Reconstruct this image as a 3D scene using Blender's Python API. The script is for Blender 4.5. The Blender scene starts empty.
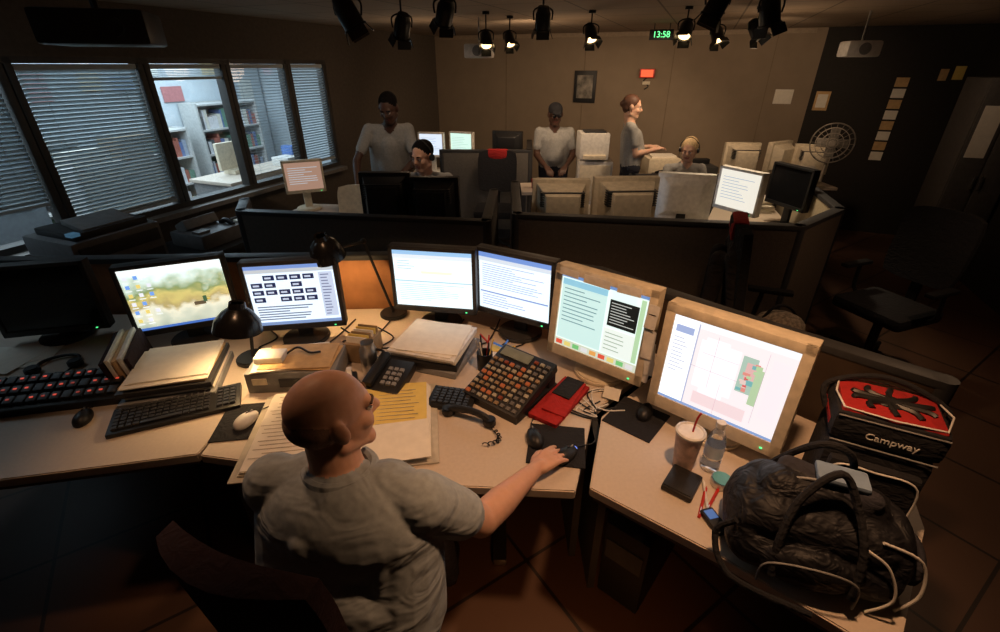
import bpy,bmesh,math,random
import numpy as np
from mathutils import Vector as V, Matrix as M, Euler
random.seed(7)
sc=bpy.context.scene
R=math.radians
# ---------------------------------------------------------------- materials
MC={}
def mat(name,col,rough=.6,metal=0,var=.12,scale=30,bump=0,spec=.4,trans=0,alpha=1):
    if name in MC: return MC[name]
    m=bpy.data.materials.new(name); m.use_nodes=True
    nt=m.node_tree; b=nt.nodes['Principled BSDF']
    tc=nt.nodes.new('ShaderNodeTexCoord'); n=nt.nodes.new('ShaderNodeTexNoise')
    n.inputs['Scale'].default_value=scale; n.inputs['Detail'].default_value=4
    nt.links.new(tc.outputs['Object'],n.inputs['Vector'])
    cr=nt.nodes.new('ShaderNodeValToRGB')
    c=V(col[:3]); a=c*(1-var); d=c*(1+var)
    cr.color_ramp.elements[0].position=.3; cr.color_ramp.elements[1].position=.7
    cr.color_ramp.elements[0].color=(*a,1); cr.color_ramp.elements[1].color=(*d,1)
    nt.links.new(n.outputs['Fac'],cr.inputs['Fac']); nt.links.new(cr.outputs['Color'],b.inputs['Base Color'])
    b.inputs['Roughness'].default_value=rough; b.inputs['Metallic'].default_value=metal
    b.inputs['Specular IOR Level'].default_value=spec
    if trans: b.inputs['Transmission Weight'].default_value=trans
    if alpha<1: b.inputs['Alpha'].default_value=alpha
    if bump:
        bp=nt.nodes.new('ShaderNodeBump'); bp.inputs['Strength'].default_value=bump; bp.inputs['Distance'].default_value=.01
        nt.links.new(n.outputs['Fac'],bp.inputs['Height']); nt.links.new(bp.outputs['Normal'],b.inputs['Normal'])
    MC[name]=m; return m
def em(col,s=1.0):
    k='glow_%.2f_%.2f_%.2f_%.2f'%(*col,s)
    if k in MC: return MC[k]
    m=bpy.data.materials.new(k); m.use_nodes=True; b=m.node_tree.nodes['Principled BSDF']
    b.inputs['Base Color'].default_value=(col[0]*.2,col[1]*.2,col[2]*.2,1)
    b.inputs['Emission Color'].default_value=(*col,1); b.inputs['Emission Strength'].default_value=s
    b.inputs['Roughness'].default_value=.4
    MC[k]=m; return m
def cloth(name,col,wscale=9,bump=.5,rough=.9):
    if name in MC: return MC[name]
    m=mat(name,col,rough,0,.1,60); nt=m.node_tree; b=nt.nodes['Principled BSDF']
    tc=nt.nodes.new('ShaderNodeTexCoord'); mp=nt.nodes.new('ShaderNodeMapping'); mp.inputs['Scale'].default_value=(1,1,1.8)
    n=nt.nodes.new('ShaderNodeTexNoise'); n.inputs['Scale'].default_value=wscale; n.inputs['Detail'].default_value=2; n.inputs['Distortion'].default_value=1.2
    bp=nt.nodes.new('ShaderNodeBump'); bp.inputs['Strength'].default_value=bump; bp.inputs['Distance'].default_value=.03
    nt.links.new(tc.outputs['Object'],mp.inputs['Vector']); nt.links.new(mp.outputs['Vector'],n.inputs['Vector'])
    nt.links.new(n.outputs['Fac'],bp.inputs['Height']); nt.links.new(bp.outputs['Normal'],b.inputs['Normal'])
    return m
def tiles(name,c1,c2,grout,size,rough,ang):
    m=bpy.data.materials.new(name); m.use_nodes=True; nt=m.node_tree; b=nt.nodes['Principled BSDF']
    tc=nt.nodes.new('ShaderNodeTexCoord'); mp=nt.nodes.new('ShaderNodeMapping'); mp.inputs['Rotation'].default_value=(0,0,ang)
    br=nt.nodes.new('ShaderNodeTexBrick'); br.offset=0; br.inputs['Scale'].default_value=1
    br.inputs['Brick Width'].default_value=size; br.inputs['Row Height'].default_value=size
    br.inputs['Mortar Size'].default_value=.008; br.inputs['Color1'].default_value=(*c1,1); br.inputs['Color2'].default_value=(*c2,1); br.inputs['Mortar'].default_value=(*grout,1)
    nt.links.new(tc.outputs['Object'],mp.inputs['Vector']); nt.links.new(mp.outputs['Vector'],br.inputs['Vector'])
    nt.links.new(br.outputs['Color'],b.inputs['Base Color']); b.inputs['Roughness'].default_value=rough
    return m
BLK=mat('black_plastic',(.012,.012,.013),.45); DRK=mat('dark_grey_plastic',(.04,.04,.042),.5)
GRY=mat('grey_plastic',(.22,.22,.22),.5); BEI=mat('beige_plastic',(.66,.58,.44),.5); WHT=mat('white_plastic',(.7,.68,.64),.5)
PAP=mat('paper',(.78,.73,.63),.8,var=.05); YEL=mat('yellow_paper',(.75,.56,.15),.8,var=.05); CHR=mat('brushed_metal',(.6,.6,.6),.3,1)
LAM=mat('desk_laminate',(.58,.49,.40),.45,var=.04,scale=80); EDG=mat('desk_edge',(.12,.09,.07),.6); PFB=cloth('partition_fabric',(.10,.078,.062),60,.15)
PFG=cloth('partition_fabric_grey',(.12,.11,.10),60,.15); PFL=cloth('partition_fabric_lit',(.5,.43,.30),60,.15)  # PFL: cubicle lamp light is put into the pale yellow fabric colour
WOD=mat('partition_wood',(.34,.15,.06),.6,var=.25,scale=8); WOD2=mat('partition_wood_shaded',(.05,.032,.02),.6,var=.25,scale=8); RED=cloth('red_cloth',(.35,.015,.015),14,.4); BOX=mat('cardboard',(.32,.22,.12),.8)  # WOD2: same partition wood with shade put into its colour
BLC=cloth('black_fabric',(.012,.012,.015),25,.3); MAR=cloth('maroon_fabric',(.022,.007,.008),25,.3); REDM=mat('red_plastic',(.5,.03,.02),.4)
GRN=mat('dark_metal',(.02,.02,.02),.35,.6)
# ---------------------------------------------------------------- mesh builder
def link(o): sc.collection.objects.link(o); return o
class B:
    def __init__(s,name): s.name=name; s.bm=bmesh.new(); s.mats=[]
    def mi(s,m):
        if m not in s.mats: s.mats.append(m)
        return s.mats.index(m)
    def add(s,t,m,c=(0,0,0),rot=(0,0,0)):
        i=s.mi(m)
        for f in t.faces: f.material_index=i
        t.transform(M.Translation(V(c))@Euler(rot).to_matrix().to_4x4())
        me=bpy.data.meshes.new('t'); t.to_mesh(me); t.free(); s.bm.from_mesh(me); bpy.data.meshes.remove(me)
    def box(s,c,sz,m,rot=(0,0,0),bev=0,taper=None):
        t=bmesh.new(); bmesh.ops.create_cube(t,size=1)
        for v in t.verts:
            if taper and v.co[taper[0]]*taper[1]>0:
                for a in range(3):
                    if a!=taper[0]: v.co[a]*=taper[2]
            v.co=V((v.co.x*sz[0],v.co.y*sz[1],v.co.z*sz[2]))
        if bev: bmesh.ops.bevel(t,geom=t.edges[:],offset=bev,segments=2,affect='EDGES',profile=.6)
        s.add(t,m,c,rot)
    def cyl(s,c,r,h,m,r2=None,rot=(0,0,0),seg=24,bev=0):
        t=bmesh.new(); bmesh.ops.create_cone(t,cap_ends=True,segments=seg,radius1=r,radius2=r if r2 is None else r2,depth=h)
        if bev: bmesh.ops.bevel(t,geom=[e for e in t.edges if len(e.link_faces)==2 and e.calc_face_angle()>1],offset=bev,segments=2,affect='EDGES')
        s.add(t,m,c,rot)
    def ell(s,c,r,m,rot=(0,0,0),seg=20):
        t=bmesh.new(); bmesh.ops.create_uvsphere(t,u_segments=seg,v_segments=max(8,seg//2),radius=1)
        for v in t.verts: v.co=V((v.co.x*r[0],v.co.y*r[1],v.co.z*r[2]))
        s.add(t,m,c,rot)
    def lathe(s,c,prof,m,rot=(0,0,0),seg=28):
        t=bmesh.new(); rings=[]
        for r,z in prof: rings.append([t.verts.new((r*math.cos(2*math.pi*i/seg),r*math.sin(2*math.pi*i/seg),z)) for i in range(seg)])
        for a,b in zip(rings,rings[1:]):
            for i in range(seg): t.faces.new((a[i],a[(i+1)%seg],b[(i+1)%seg],b[i]))
        s.add(t,m,c,rot)
    def tube(s,pts,r,m,seg=8,res=6):
        P=[V(p) for p in pts]
        if len(P)>2:
            Q=[]
            for i in range(len(P)-1):
                p0=P[max(i-1,0)];p1=P[i];p2=P[i+1];p3=P[min(i+2,len(P)-1)]
                for k in range(res):
                    t=k/res; Q.append(.5*((2*p1)+(p2-p0)*t+(2*p0-5*p1+4*p2-p3)*t*t+(3*p1-p0-3*p2+p3)*t**3))
            Q.append(P[-1]); P=Q
        t=bmesh.new(); rings=[]
        for i,p in enumerate(P):
            d=(P[min(i+1,len(P)-1)]-P[max(i-1,0)])
            d=d.normalized() if d.length>1e-6 else V((0,0,1))
            a=d.orthogonal() if i==0 else (pa-d*pa.dot(d))
            a.normalize(); pa=a; b=d.cross(a)
            rr=r[min(int(i*len(r)/len(P)),len(r)-1)] if isinstance(r,(list,tuple)) else r
            rings.append([t.verts.new(p+(a*math.cos(2*math.pi*k/seg)+b*math.sin(2*math.pi*k/seg))*rr) for k in range(seg)])
        for a,b in zip(rings,rings[1:]):
            for i in range(seg): t.faces.new((a[i],a[(i+1)%seg],b[(i+1)%seg],b[i]))
        t.faces.new(rings[0][::-1]); t.faces.new(rings[-1]); s.add(t,m)
    def prism(s,pts,z0,z1,m,bev=0):
        t=bmesh.new(); a=[t.verts.new((x,y,z0)) for x,y in pts]; b=[t.verts.new((x,y,z1)) for x,y in pts]
        t.faces.new(a[::-1]); t.faces.new(b)
        for i in range(len(pts)):
            j=(i+1)%len(pts); t.faces.new((a[i],a[j],b[j],b[i]))
        bmesh.ops.recalc_face_normals(t,faces=t.faces[:])
        if bev: bmesh.ops.bevel(t,geom=t.edges[:],offset=bev,segments=2,affect='EDGES')
        s.add(t,m)
    def done(s,loc=(0,0,0),rz=0,rot=None,parent=None,smooth=True):
        for f in s.bm.faces: f.smooth=smooth
        for e in s.bm.edges:
            if len(e.link_faces)!=2 or e.calc_face_angle()>.6: e.smooth=False
        me=bpy.data.meshes.new(s.name); s.bm.to_mesh(me); s.bm.free()
        for m in s.mats: me.materials.append(m)
        o=link(bpy.data.objects.new(s.name,me)); o.location=loc; o.rotation_euler=rot if rot else (0,0,rz)
        if parent: o.parent=parent
        return o
def text(name,body,size,m,loc,rot,parent=None,ext=.001):
    c=bpy.data.curves.new(name,'FONT'); c.body=body; c.size=size; c.extrude=ext; c.align_x='CENTER'; c.align_y='CENTER'
    o=bpy.data.objects.new(name,c); sc.collection.objects.link(o); dg=bpy.context.evaluated_depsgraph_get()
    me=bpy.data.meshes.new_from_object(o.evaluated_get(dg)); bpy.data.objects.remove(o)
    me.materials.clear(); me.materials.append(m)
    o=link(bpy.data.objects.new(name,me)); o.location=loc; o.rotation_euler=rot
    if parent: o.parent=parent
    return o
# ---------------------------------------------------------------- organic builder (capsules + ellipsoids fused by voxel remesh)
def rem(name,prims,mats,voxel=.008,sm=3):
    b=B(name+'_raw'); dm=BLK
    for p in prims:
        if p[0]=='c':
            _,a,ra,c,rc,_k=p; a=V(a); c=V(c)
            b.ell(a,(ra,)*3,dm,seg=16); b.ell(c,(rc,)*3,dm,seg=16)
            d=c-a
            if d.length>1e-4:
                t=bmesh.new(); bmesh.ops.create_cone(t,cap_ends=True,segments=20,radius1=ra,radius2=rc,depth=d.length)
                t.transform(M.Translation((a+c)/2)@d.to_track_quat('Z','Y').to_matrix().to_4x4()); b.add(t,dm)
        else:
            _,c,r,rm,_k=p
            t=bmesh.new(); bmesh.ops.create_uvsphere(t,u_segments=28,v_segments=18,radius=1)
            t.transform(M.Translation(V(c))@rm.to_4x4()@M.Diagonal((*r,1))); b.add(t,dm)
    o=b.done(); md=o.modifiers.new('r','REMESH'); md.mode='VOXEL'; md.voxel_size=voxel
    s=o.modifiers.new('s','SMOOTH'); s.iterations=sm; s.factor=.5
    dg=bpy.context.evaluated_depsgraph_get(); me=bpy.data.meshes.new_from_object(o.evaluated_get(dg)); bpy.data.objects.remove(o)
    n=len(me.polygons); C=np.zeros(n*3); me.polygons.foreach_get('center',C); C=C.reshape(-1,3)
    best=np.full(n,1e9); lab=np.zeros(n,int); keys=[]
    for p in prims:
        k=p[-1]
        if k not in keys: keys.append(k)
        if p[0]=='c':
            a=np.array(p[1]); c=np.array(p[3]); d=c-a; L=max(d.dot(d),1e-9); t=np.clip(((C-a)@d)/L,0,1)
            D=np.linalg.norm(C-(a+t[:,None]*d),axis=1)-(p[2]+(p[4]-p[2])*t)
        else:
            rm=np.array(p[3]); q=(C-np.array(p[1]))@rm/np.array(p[2]); l=np.linalg.norm(q,axis=1)
            D=(l-1)*min(p[2])
        w=D<best; best[w]=D[w]; lab[w]=keys.index(k)
    me.materials.clear()
    for k in keys: me.materials.append(mats[k])
    me.polygons.foreach_set('material_index',lab.astype(np.int32)); me.polygons.foreach_set('use_smooth',np.ones(n,bool)); me.update()
    me.name=name
    return link(bpy.data.objects.new(name,me))
def hand(w,f,n,thumb,curl,s=1.,key='skin'):
    w=V(w); f=V(f).normalized(); n=V(n); n=(n-f*n.dot(f)).normalized(); r=f.cross(n)*thumb
    P=[]
    P.append(('c',w,.026*s,w+f*.03*s,.024*s,key))
    for i,(o,L) in enumerate(((.030,.070),(.010,.080),(-.011,.073),(-.031,.057))):
        a=w+f*.025*s+r*o*.6*s; b=w+f*(.092-.004*i)*s+r*o*s+n*.004
        P.append(('c',a,.015*s,b,.0115*s,key))
        d=(f+r*o*4).normalized(); ang=0; p=b
        for q,fr,rr in ((.45,1,.0090),(.32,1,.0080),(.24,.7,.0070)):
            ang+=curl*fr; dd=(d*math.cos(ang)-n*math.sin(ang)); e=p+dd*L*q*s; P.append(('c',p,(rr+.0008)*s,e,rr*s,key)); p=e
    a=w+f*.02*s+r*.018*s; b=w+f*.052*s+r*.045*s-n*.012*s; c=b+(f*.85+r*.4-n*.2).normalized()*.034*s; d=c+(f*.95+r*.0-n*.3).normalized()*.026*s
    P+= [('c',a,.017*s,b,.0125*s,key),('c',b,.0115*s,c,.010*s,key),('c',c,.010*s,d,.0085*s,key)]
    return P
def headprims(c,rm,s,hair,beard=False):
    def q(x,y,z): return V(c)+rm@V((x*s,y*s,z*s))
    P=[('e',q(0,-.014,.034),(.077*s,.098*s,.086*s),rm,'skin'),('e',q(0,.026,-.03),(.062*s,.068*s,.088*s),rm,'skin'),
       ('c',q(-.034,.078,.026),.015*s,q(.034,.078,.026),.015*s,'skin'),('c',q(0,.086,.016),.010*s,q(0,.108,-.018),.013*s,'skin'),
       ('e',q(0,.098,-.022),(.019*s,.012*s,.010*s),rm,'skin'),
       ('e',q(.036,.060,-.022),(.026*s,.028*s,.024*s),rm,'skin'),('e',q(-.036,.060,-.022),(.026*s,.028*s,.024*s),rm,'skin'),
       ('c',q(-.02,.068,-.092),.022*s,q(.02,.068,-.092),.022*s,'skin'),('c',q(.055,-.005,-.065),.022*s,q(.02,.065,-.09),.02*s,'skin'),('c',q(-.055,-.005,-.065),.022*s,q(-.02,.065,-.09),.02*s,'skin'),
       ('c',q(-.021,.086,-.049),.0065*s,q(.021,.086,-.049),.0065*s,'lip'),('c',q(-.017,.086,-.060),.007*s,q(.017,.086,-.060),.007*s,'lip')]
    for sg in (-1,1):
        P+=[('e',q(sg*.084,-.008,.0),(.011*s,.022*s,.034*s),rm@Euler((.15,0,sg*-.35)).to_matrix(),'skin'),('c',q(sg*.079,-.008,-.024),.010*s,q(sg*.074,.0,-.03),.009*s,'skin')]
    if hair=='short': P.append(('e',q(0,-.026,.046),(.083*s,.098*s,.088*s),rm,'hair'))
    if hair=='long': P+=[('e',q(0,-.026,.044),(.086*s,.101*s,.092*s),rm,'hair'),('e',q(0,-.06,-.02),(.078*s,.055*s,.09*s),rm,'hair')]
    if hair=='bun': P+=[('e',q(0,-.026,.044),(.085*s,.100*s,.090*s),rm,'hair'),('e',q(0,-.118,.02),(.03*s,.03*s,.035*s),rm,'hair'),('e',q(0,-.06,-.01),(.074*s,.05*s,.06*s),rm,'hair')]
    if hair=='fringe': P+=[('e',q(0,-.040,.004),(.0795*s,.0775*s,.060*s),rm,'hair')]
    if hair=='cap': P+=[('e',q(0,-.018,.056),(.086*s,.104*s,.076*s),rm,'cap'),('e',q(0,.10,.052),(.06*s,.06*s,.008*s),rm@Euler((-.2,0,0)).to_matrix(),'cap'),('e',q(0,-.04,.0),(.080*s,.075*s,.05*s),rm,'hair')]
    return P
def human(name,J,mats,hair,voxel=.009,build=1.,hs=1.,glasses=False,headset=False,extra=None,sm=3,fat=0):
    g=lambda k:V(J[k])
    sL,sR,hip,ch,nk,hd=g('sL'),g('sR'),g('hip'),g('chest'),g('neck'),g('head')
    rv=(sR-sL).normalized(); up=(ch-hip).normalized(); fw=up.cross(rv).normalized(); w=build
    rm=(M.Rotation(J['yaw'],3,'Z')@M.Rotation(J.get('pitch',0),3,'X')@M.Rotation(J.get('roll',0),3,'Y'))
    P=[]
    for sg in (-1,1):
        P.append(('c',ch+rv*sg*(.085+fat*.6)*w+up*.02,.105*w,hip+rv*sg*(.07+fat)*w+up*.06,.115*w+fat*.4,'shirt'))
        P.append(('c',ch+rv*sg*(.07+fat*.6)*w+up*.07,.085*w,nk-up*.06,.06,'shirt'))
    P.append(('c',ch+fw*.03,.11*w,hip+up*.16+fw*.05*w,.125*w,'shirt'))
    P.append(('c',nk-up*.05,.062*w**.5,hd+rm@V((0,-.022*hs,-.065*hs)),.056*w**.5,'skin'))
    P+= [('c',nk-up*.035+rv*.045-fw*.02,.036,nk-up*.035-rv*.045-fw*.02,.036,'shirt')]
    sk=1. if voxel<.007 else .84
    for k,s_,sg in (('L',sL,-1),('R',sR,1)):
        e,wr=g('e'+k),g('w'+k); mid=s_.lerp(e,.62)
        P.append(('c',nk-up*.06+rv*sg*.05,.062*sk,s_-up*.005,.068*w**.7*sk,'shirt'))
        P.append(('c',s_,.070*w**.7*sk,mid,.062*w**.6*sk,'shirt'))
        P+=[('c',s_,.05*w**.5*sk,e,.043*w**.5*sk,'skin'),('c',e,.044*w**.5*sk,e.lerp(wr,.35),.043*w**.5*sk,'skin'),('c',e.lerp(wr,.35),.043*w**.5*sk,wr,.027,'skin')]
        hf=V(J['h'+k]) if 'h'+k in J else (wr-e); hn=V(J['n'+k]) if 'n'+k in J else V((0,0,1))
        P+=hand(wr,hf,hn,1 if k=='L' else -1,J.get('c'+k,.35),s=1.0 if voxel<.007 else 1.08)
        hp=hip+rv*sg*.09; kn,an=g('k'+k),g('a'+k)
        P+=[('c',hp,.10*w**.7,kn,.068,'pants'),('c',kn,.066,an,.048,'pants'),('c',an-V((0,0,.03)),.042,an+V((J.get('foot',fw)[0],J.get('foot',fw)[1],0))*.15-V((0,0,.045)),.036,'shoe')]
    P.append(('c',hip-rv*.07,.112*w,hip+rv*.07,.112*w,'pants'))
    P+=headprims(hd,rm,hs,hair)
    if extra: P+=extra
    o=rem(name,P,mats,voxel,sm)
    b=B('face_details'); ew=mat('eye_white',(.7,.66,.6),.3); ir=mat('eye_iris',(.03,.02,.015),.2); hm=mats.get('brow',mats['hair'])
    for sg in (-1,1):
        b.ell((sg*.031*hs,.079*hs,.008*hs),(.0125*hs,)*3,ew,seg=14); b.ell((sg*.031*hs,.0865*hs,.008*hs),(.0062*hs,)*3,ir,seg=12)
        b.tube([(sg*.014*hs,.092*hs,.026*hs),(sg*.032*hs,.094*hs,.032*hs),(sg*.050*hs,.082*hs,.026*hs)],.0035*hs,hm,6,4)
        b.tube([(sg*.018*hs,.088*hs,.016*hs),(sg*.031*hs,.0925*hs,.0195*hs),(sg*.045*hs,.084*hs,.015*hs)],.003*hs,mats['skin'],6,4)
    if glasses:
        gm=BLK
        for sg in (-1,1):
            b.ell((sg*.031*hs,.098*hs,.008*hs),(.024*hs,.006*hs,.017*hs),gm); b.tube([(sg*.055*hs,.092*hs,.01*hs),(sg*.082*hs,-.01*hs,.012*hs)],.002,gm)
        b.tube([(-.01,.1*hs,.01),(.01,.1*hs,.01)],.002,gm)
    if headset:
        b.tube([(-.094*hs,-.005,.0),(-.092*hs,-.005,.07*hs),(0,-.01,.138*hs),(.092*hs,-.005,.07*hs),(.094*hs,-.005,.0)],.005,BLK)
        for sg in (-1,1): b.cyl((sg*.096*hs,-.004,0),.028,.02,BLK,rot=(0,R(90),0))
        b.tube([(.097*hs,.0,-.01),(.085*hs,.07,-.05),(.03,.115,-.06)],.003,BLK)
    d=b.done(parent=o); d.matrix_basis=M.Translation(hd)@rm.to_4x4()
    return o
# ---------------------------------------------------------------- room frame
CX,CY,TH=-1.02,8.54,R(21.5)
RM=M.Translation((CX,CY,0))@M.Rotation(-TH,4,'Z')
def room(o): o.matrix_basis=RM@o.matrix_basis; return o
def rw(x,y,z=0): return RM@V((x,y,z))
W=6.9; D=11.; H=2.40
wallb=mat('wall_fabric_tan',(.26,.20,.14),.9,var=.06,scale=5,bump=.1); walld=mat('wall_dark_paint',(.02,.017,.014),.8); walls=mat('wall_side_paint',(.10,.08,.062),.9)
fl=tiles('floor_tiles',(.11,.058,.034),(.095,.048,.03),(.02,.012,.008),.6,.5,R(35))
cl=tiles('ceiling_tiles',(.30,.23,.16),(.28,.21,.145),(.12,.09,.06),.61,.9,0)
def slab(name,c,s,m): 
    b=B(name); b.box(c,s,m); o=b.done(); return room(o)
slab('floor',(W/2-1.8,-D/2,-.05),(W+4.6,D+1,.1),fl)
slab('ceiling',(W/2,-D/2,H+.05),(W+.5,D+.5,.1),cl)
slab('wall_back',(2.6,.06,H/2),(5.2+.24,.12,H),wallb)
slab('wall_back_dark',(6.15,.06,H/2),(1.66,.12,H),walld)  # right end of the back wall, flush with it, in a darker colour
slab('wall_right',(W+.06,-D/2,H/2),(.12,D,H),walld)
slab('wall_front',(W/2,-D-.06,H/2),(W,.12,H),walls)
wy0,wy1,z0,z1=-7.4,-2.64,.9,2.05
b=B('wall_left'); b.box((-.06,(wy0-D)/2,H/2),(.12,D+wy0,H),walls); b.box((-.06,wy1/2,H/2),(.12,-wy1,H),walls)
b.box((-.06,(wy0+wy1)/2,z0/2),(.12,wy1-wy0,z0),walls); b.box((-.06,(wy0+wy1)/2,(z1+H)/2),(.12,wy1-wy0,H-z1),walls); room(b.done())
b=B('trim_1'); b.box((2.65,-.012,H-.03),(5.1,.02,.05),mat('trim_paint',(.3,.23,.16),.7)); room(b.done())
b=B('baseboard_back'); b.box((2.65,-.01,.05),(5.1,.02,.1),BLK); room(b.done())
b=B('trim_2')
for i in range(1,5): b.box((i*1.2,-.003,H/2),(.008,.006,H-.1),mat('seam',(.2,.15,.10),.9))
room(b.done())
# windows & blinds
frm=mat('window_frame_metal',(.05,.045,.04),.5); sl=mat('blind_slat',(.50,.57,.60),.6,var=.03)  # bluish slat tint stands in for office light passing through the blinds
gl=bpy.data.materials.new('window_glass'); gl.use_nodes=True; nt=gl.node_tree; nt.nodes.remove(nt.nodes['Principled BSDF'])
tr=nt.nodes.new('ShaderNodeBsdfTransparent'); gg=nt.nodes.new('ShaderNodeBsdfGlossy'); gg.inputs['Roughness'].default_value=.03; mx=nt.nodes.new('ShaderNodeMixShader'); mx.inputs[0].default_value=.06
nt.links.new(tr.outputs[0],mx.inputs[1]); nt.links.new(gg.outputs[0],mx.inputs[2]); nt.links.new(mx.outputs[0],nt.nodes['Material Output'].inputs[0])
div=[-7.4,-6.49,-5.62,-4.74,-3.99,-3.23,-2.64]
for i,(a,c) in enumerate(zip(div,div[1:])):
    b=B('window_%d'%(i+1)); m=(a+c)/2; L=c-a
    for yy in (a+.026,c-.026): b.box((-.05,yy,(z0+z1)/2),(.10,.045,z1-z0),frm,bev=.004)
    b.box((-.05,m,z0+.02),(.11,L,.04),frm); b.box((-.05,m,z1-.02),(.10,L,.04),frm); b.box((-.085,m,(z0+z1)/2),(.004,L-.04,z1-z0-.08),gl); room(b.done())
    b=B('venetian_blind'); ang,bot=[(R(80),z0+.06),(R(-60),z0+.25),(R(-52),z0+.07),(R(8),1.90),(R(-14),z0+.1),(R(-30),z0+.1)][i]
    b.box((-.03,m,z1-.06),(.04,L-.11,.035),sl)
    z=z1-.09
    while z>bot: b.box((-.03,m,z),(.032,L-.12,.0015),sl,rot=(0,ang,0)); z-=.027 if i!=3 else .012
    b.box((-.03,m,bot),(.035,L-.12,.02),sl)
    for q in (-.3,.3): b.tube([(-.03,m+q*L,z1-.06),(-.03,m+q*L,bot)],.0015,sl,4)
    room(b.done())
b=B('window_sill'); b.box((.05,(wy0+wy1)/2,z0-.025),(.10,wy1-wy0,.04),mat('sill_paint',(.2,.18,.16),.6)); room(b.done())
# adjacent office seen through the windows
ow=mat('office_wall_paint',(.60,.66,.70),.8,var=.04)
slab('wall_office_far',(-3.3,-5,H/2),(.1,9,H),ow); slab('wall_office_end',(-1.7,-.4,H/2),(3.2,.1,H),ow); slab('wall_office_near',(-1.7,-9.5,H/2),(3.2,.1,H),ow)
slab('ceiling_office',(-1.8,-4.9,H+.16),(3.4,9.4,.1),ow)
def shelf(x,y,L,hgt=1.9,rz=0):
    b=B('bookshelf'); wd=mat('shelf_paint',(.55,.55,.53),.6)
    for yy in (-L/2,L/2): b.box((0,yy,hgt/2),(.35,.03,hgt),wd)
    b.box((-.16,0,hgt/2),(.02,L,hgt),wd); n=int(hgt/.36)
    cols=[(.42,.14,.10),(.14,.2,.4),(.7,.68,.6),(.16,.3,.22),(.65,.55,.3),(.12,.12,.12),(.35,.4,.5),(.7,.7,.72)]
    for k in range(n+1):
        z=.05+k*(hgt-.08)/n; b.box((0,0,z),(.34,L,.025),wd)
        if k<n:
            y_=-L/2+.05
            while y_<L/2-.08:
                w=random.uniform(.025,.09); h=random.uniform(.16,.28)
                if random.random()<.85:
                    q=random.randrange(8); b.box((.0,y_+w/2,z+.0125+h/2),(.24,w*.94,h),mat('book_%d'%q,cols[q],.7))
                y_+=w
    o=b.done((x,y,0),rz); return room(o)
shelf(-3.05,-1.6,1.1,1.5); shelf(-3.05,-2.9,1.0,1.2); shelf(-3.05,-6.2,1.2,1.4); shelf(-3.05,-4.4,1.1,1.2)
b=B('office_desk'); b.box((0,0,.72),(.7,1.6,.04),LAM,bev=.005)
for yy in (-.75,.75): b.box((0,yy,.35),(.65,.04,.7),GRY)
b.box((-.1,-.3,.97),(.05,.45,.33),BEI,bev=.01); b.box((-.1,-.3,.77),(.2,.2,.05),BEI); b.box((.1,.4,.8),(.3,.25,.12),WHT,bev=.01); b.box((-.05,.65,.85),(.2,.12,.22),mat('binder_blue',(.1,.2,.5),.6)); room(b.done((-1.4,-2.6,0)))
b=B('wall_posters')
pc=[(.75,.75,.7),(.2,.3,.5),(.7,.55,.3),(.65,.7,.75),(.5,.2,.2)]
for k in range(20):
    y=-.8-k*.34+random.uniform(-.08,.08); z=1.72+random.uniform(-.12,.35); 
    b.box((-3.235-.002*(k%3),y,z),(.01,random.uniform(.18,.32),random.uniform(.2,.35)),mat('poster_%d'%(k%5),pc[k%5],.6))
room(b.done())
b=B('filing_cabinet'); b.box((0,0,.6),(.5,.9,1.2),WHT,bev=.01)
for k in range(4): b.box((.255,0,.17+k*.29),(.012,.84,.26),BEI,bev=.005); b.box((.27,0,.2+k*.29),(.02,.15,.02),CHR)
b.box((0,.2,1.3),(.3,.3,.2),BOX,bev=.004); b.box((0,-.2,1.26),(.3,.3,.12),PAP,bev=.003); room(b.done((-1.1,-4.6,0)))
b=B('office_partition'); b.box((0,0,.65),(.05,1.3,1.3),mat('office_fabric',(.30,.33,.36),.9)); 
for k in range(5): b.box((.03,-.5+k*.25,1.1+.05*(k%2)),(.006,.16,.2),PAP)
room(b.done((-.75,-6.05,0)))
# ---------------------------------------------------------------- partitions and desks
def wallpoly(name,pts,zt,m,th=.06,z0_=0,cap=DRK,m2=None,n2=99):
    b=B(name)
    for i,(p,q) in enumerate(zip(pts,pts[1:])):
        p=V(p);q=V(q);d=q-p;L=d.length;a=math.atan2(d.y,d.x);c=(p+q)/2
        b.box((c.x,c.y,(zt-.03+z0_)/2),(L,th,zt-.03-z0_),m if i<n2 else m2,rot=(0,0,a)); b.box((c.x,c.y,zt-.015),(L+.02,th+.01,.03),cap,rot=(0,0,a),bev=.004)
        b.box((c.x,c.y,.06),(L,th+.01,.12),cap,rot=(0,0,a))
    for p in pts: b.cyl((p[0],p[1],zt/2),th*.6,zt,cap,seg=12)
    return b.done()
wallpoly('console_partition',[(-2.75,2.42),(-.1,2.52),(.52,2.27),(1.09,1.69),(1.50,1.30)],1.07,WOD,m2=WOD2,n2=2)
wallpoly('cubicle_partition',[(-1.95,3.6),(-1.83,3.29),(-.09,3.04),(-.05,3.9)],1.1,PFG)
wallpoly('cubicle_partition',[(.13,4.2),(.117,3.21),(1.915,2.93),(2.43,3.34)],1.1,PFB)
wallpoly('cubicle_partition',[(2.43,3.34),(2.86,4.80)],1.1,PFL)
wallpoly('cubicle_partition',[(-.70,5.97),(.36,5.97),(.40,6.8)],1.1,PFG)
wallpoly('cubicle_partition',[(1.35,4.92),(2.84,4.88)],1.02,PFB)
b=B('console_desk')
left=[(-2.75,1.0),(-1.71,1.16),(-1.10,1.28),(-1.07,1.9),(-1.1,2.38),(-2.72,2.37)]
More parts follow.
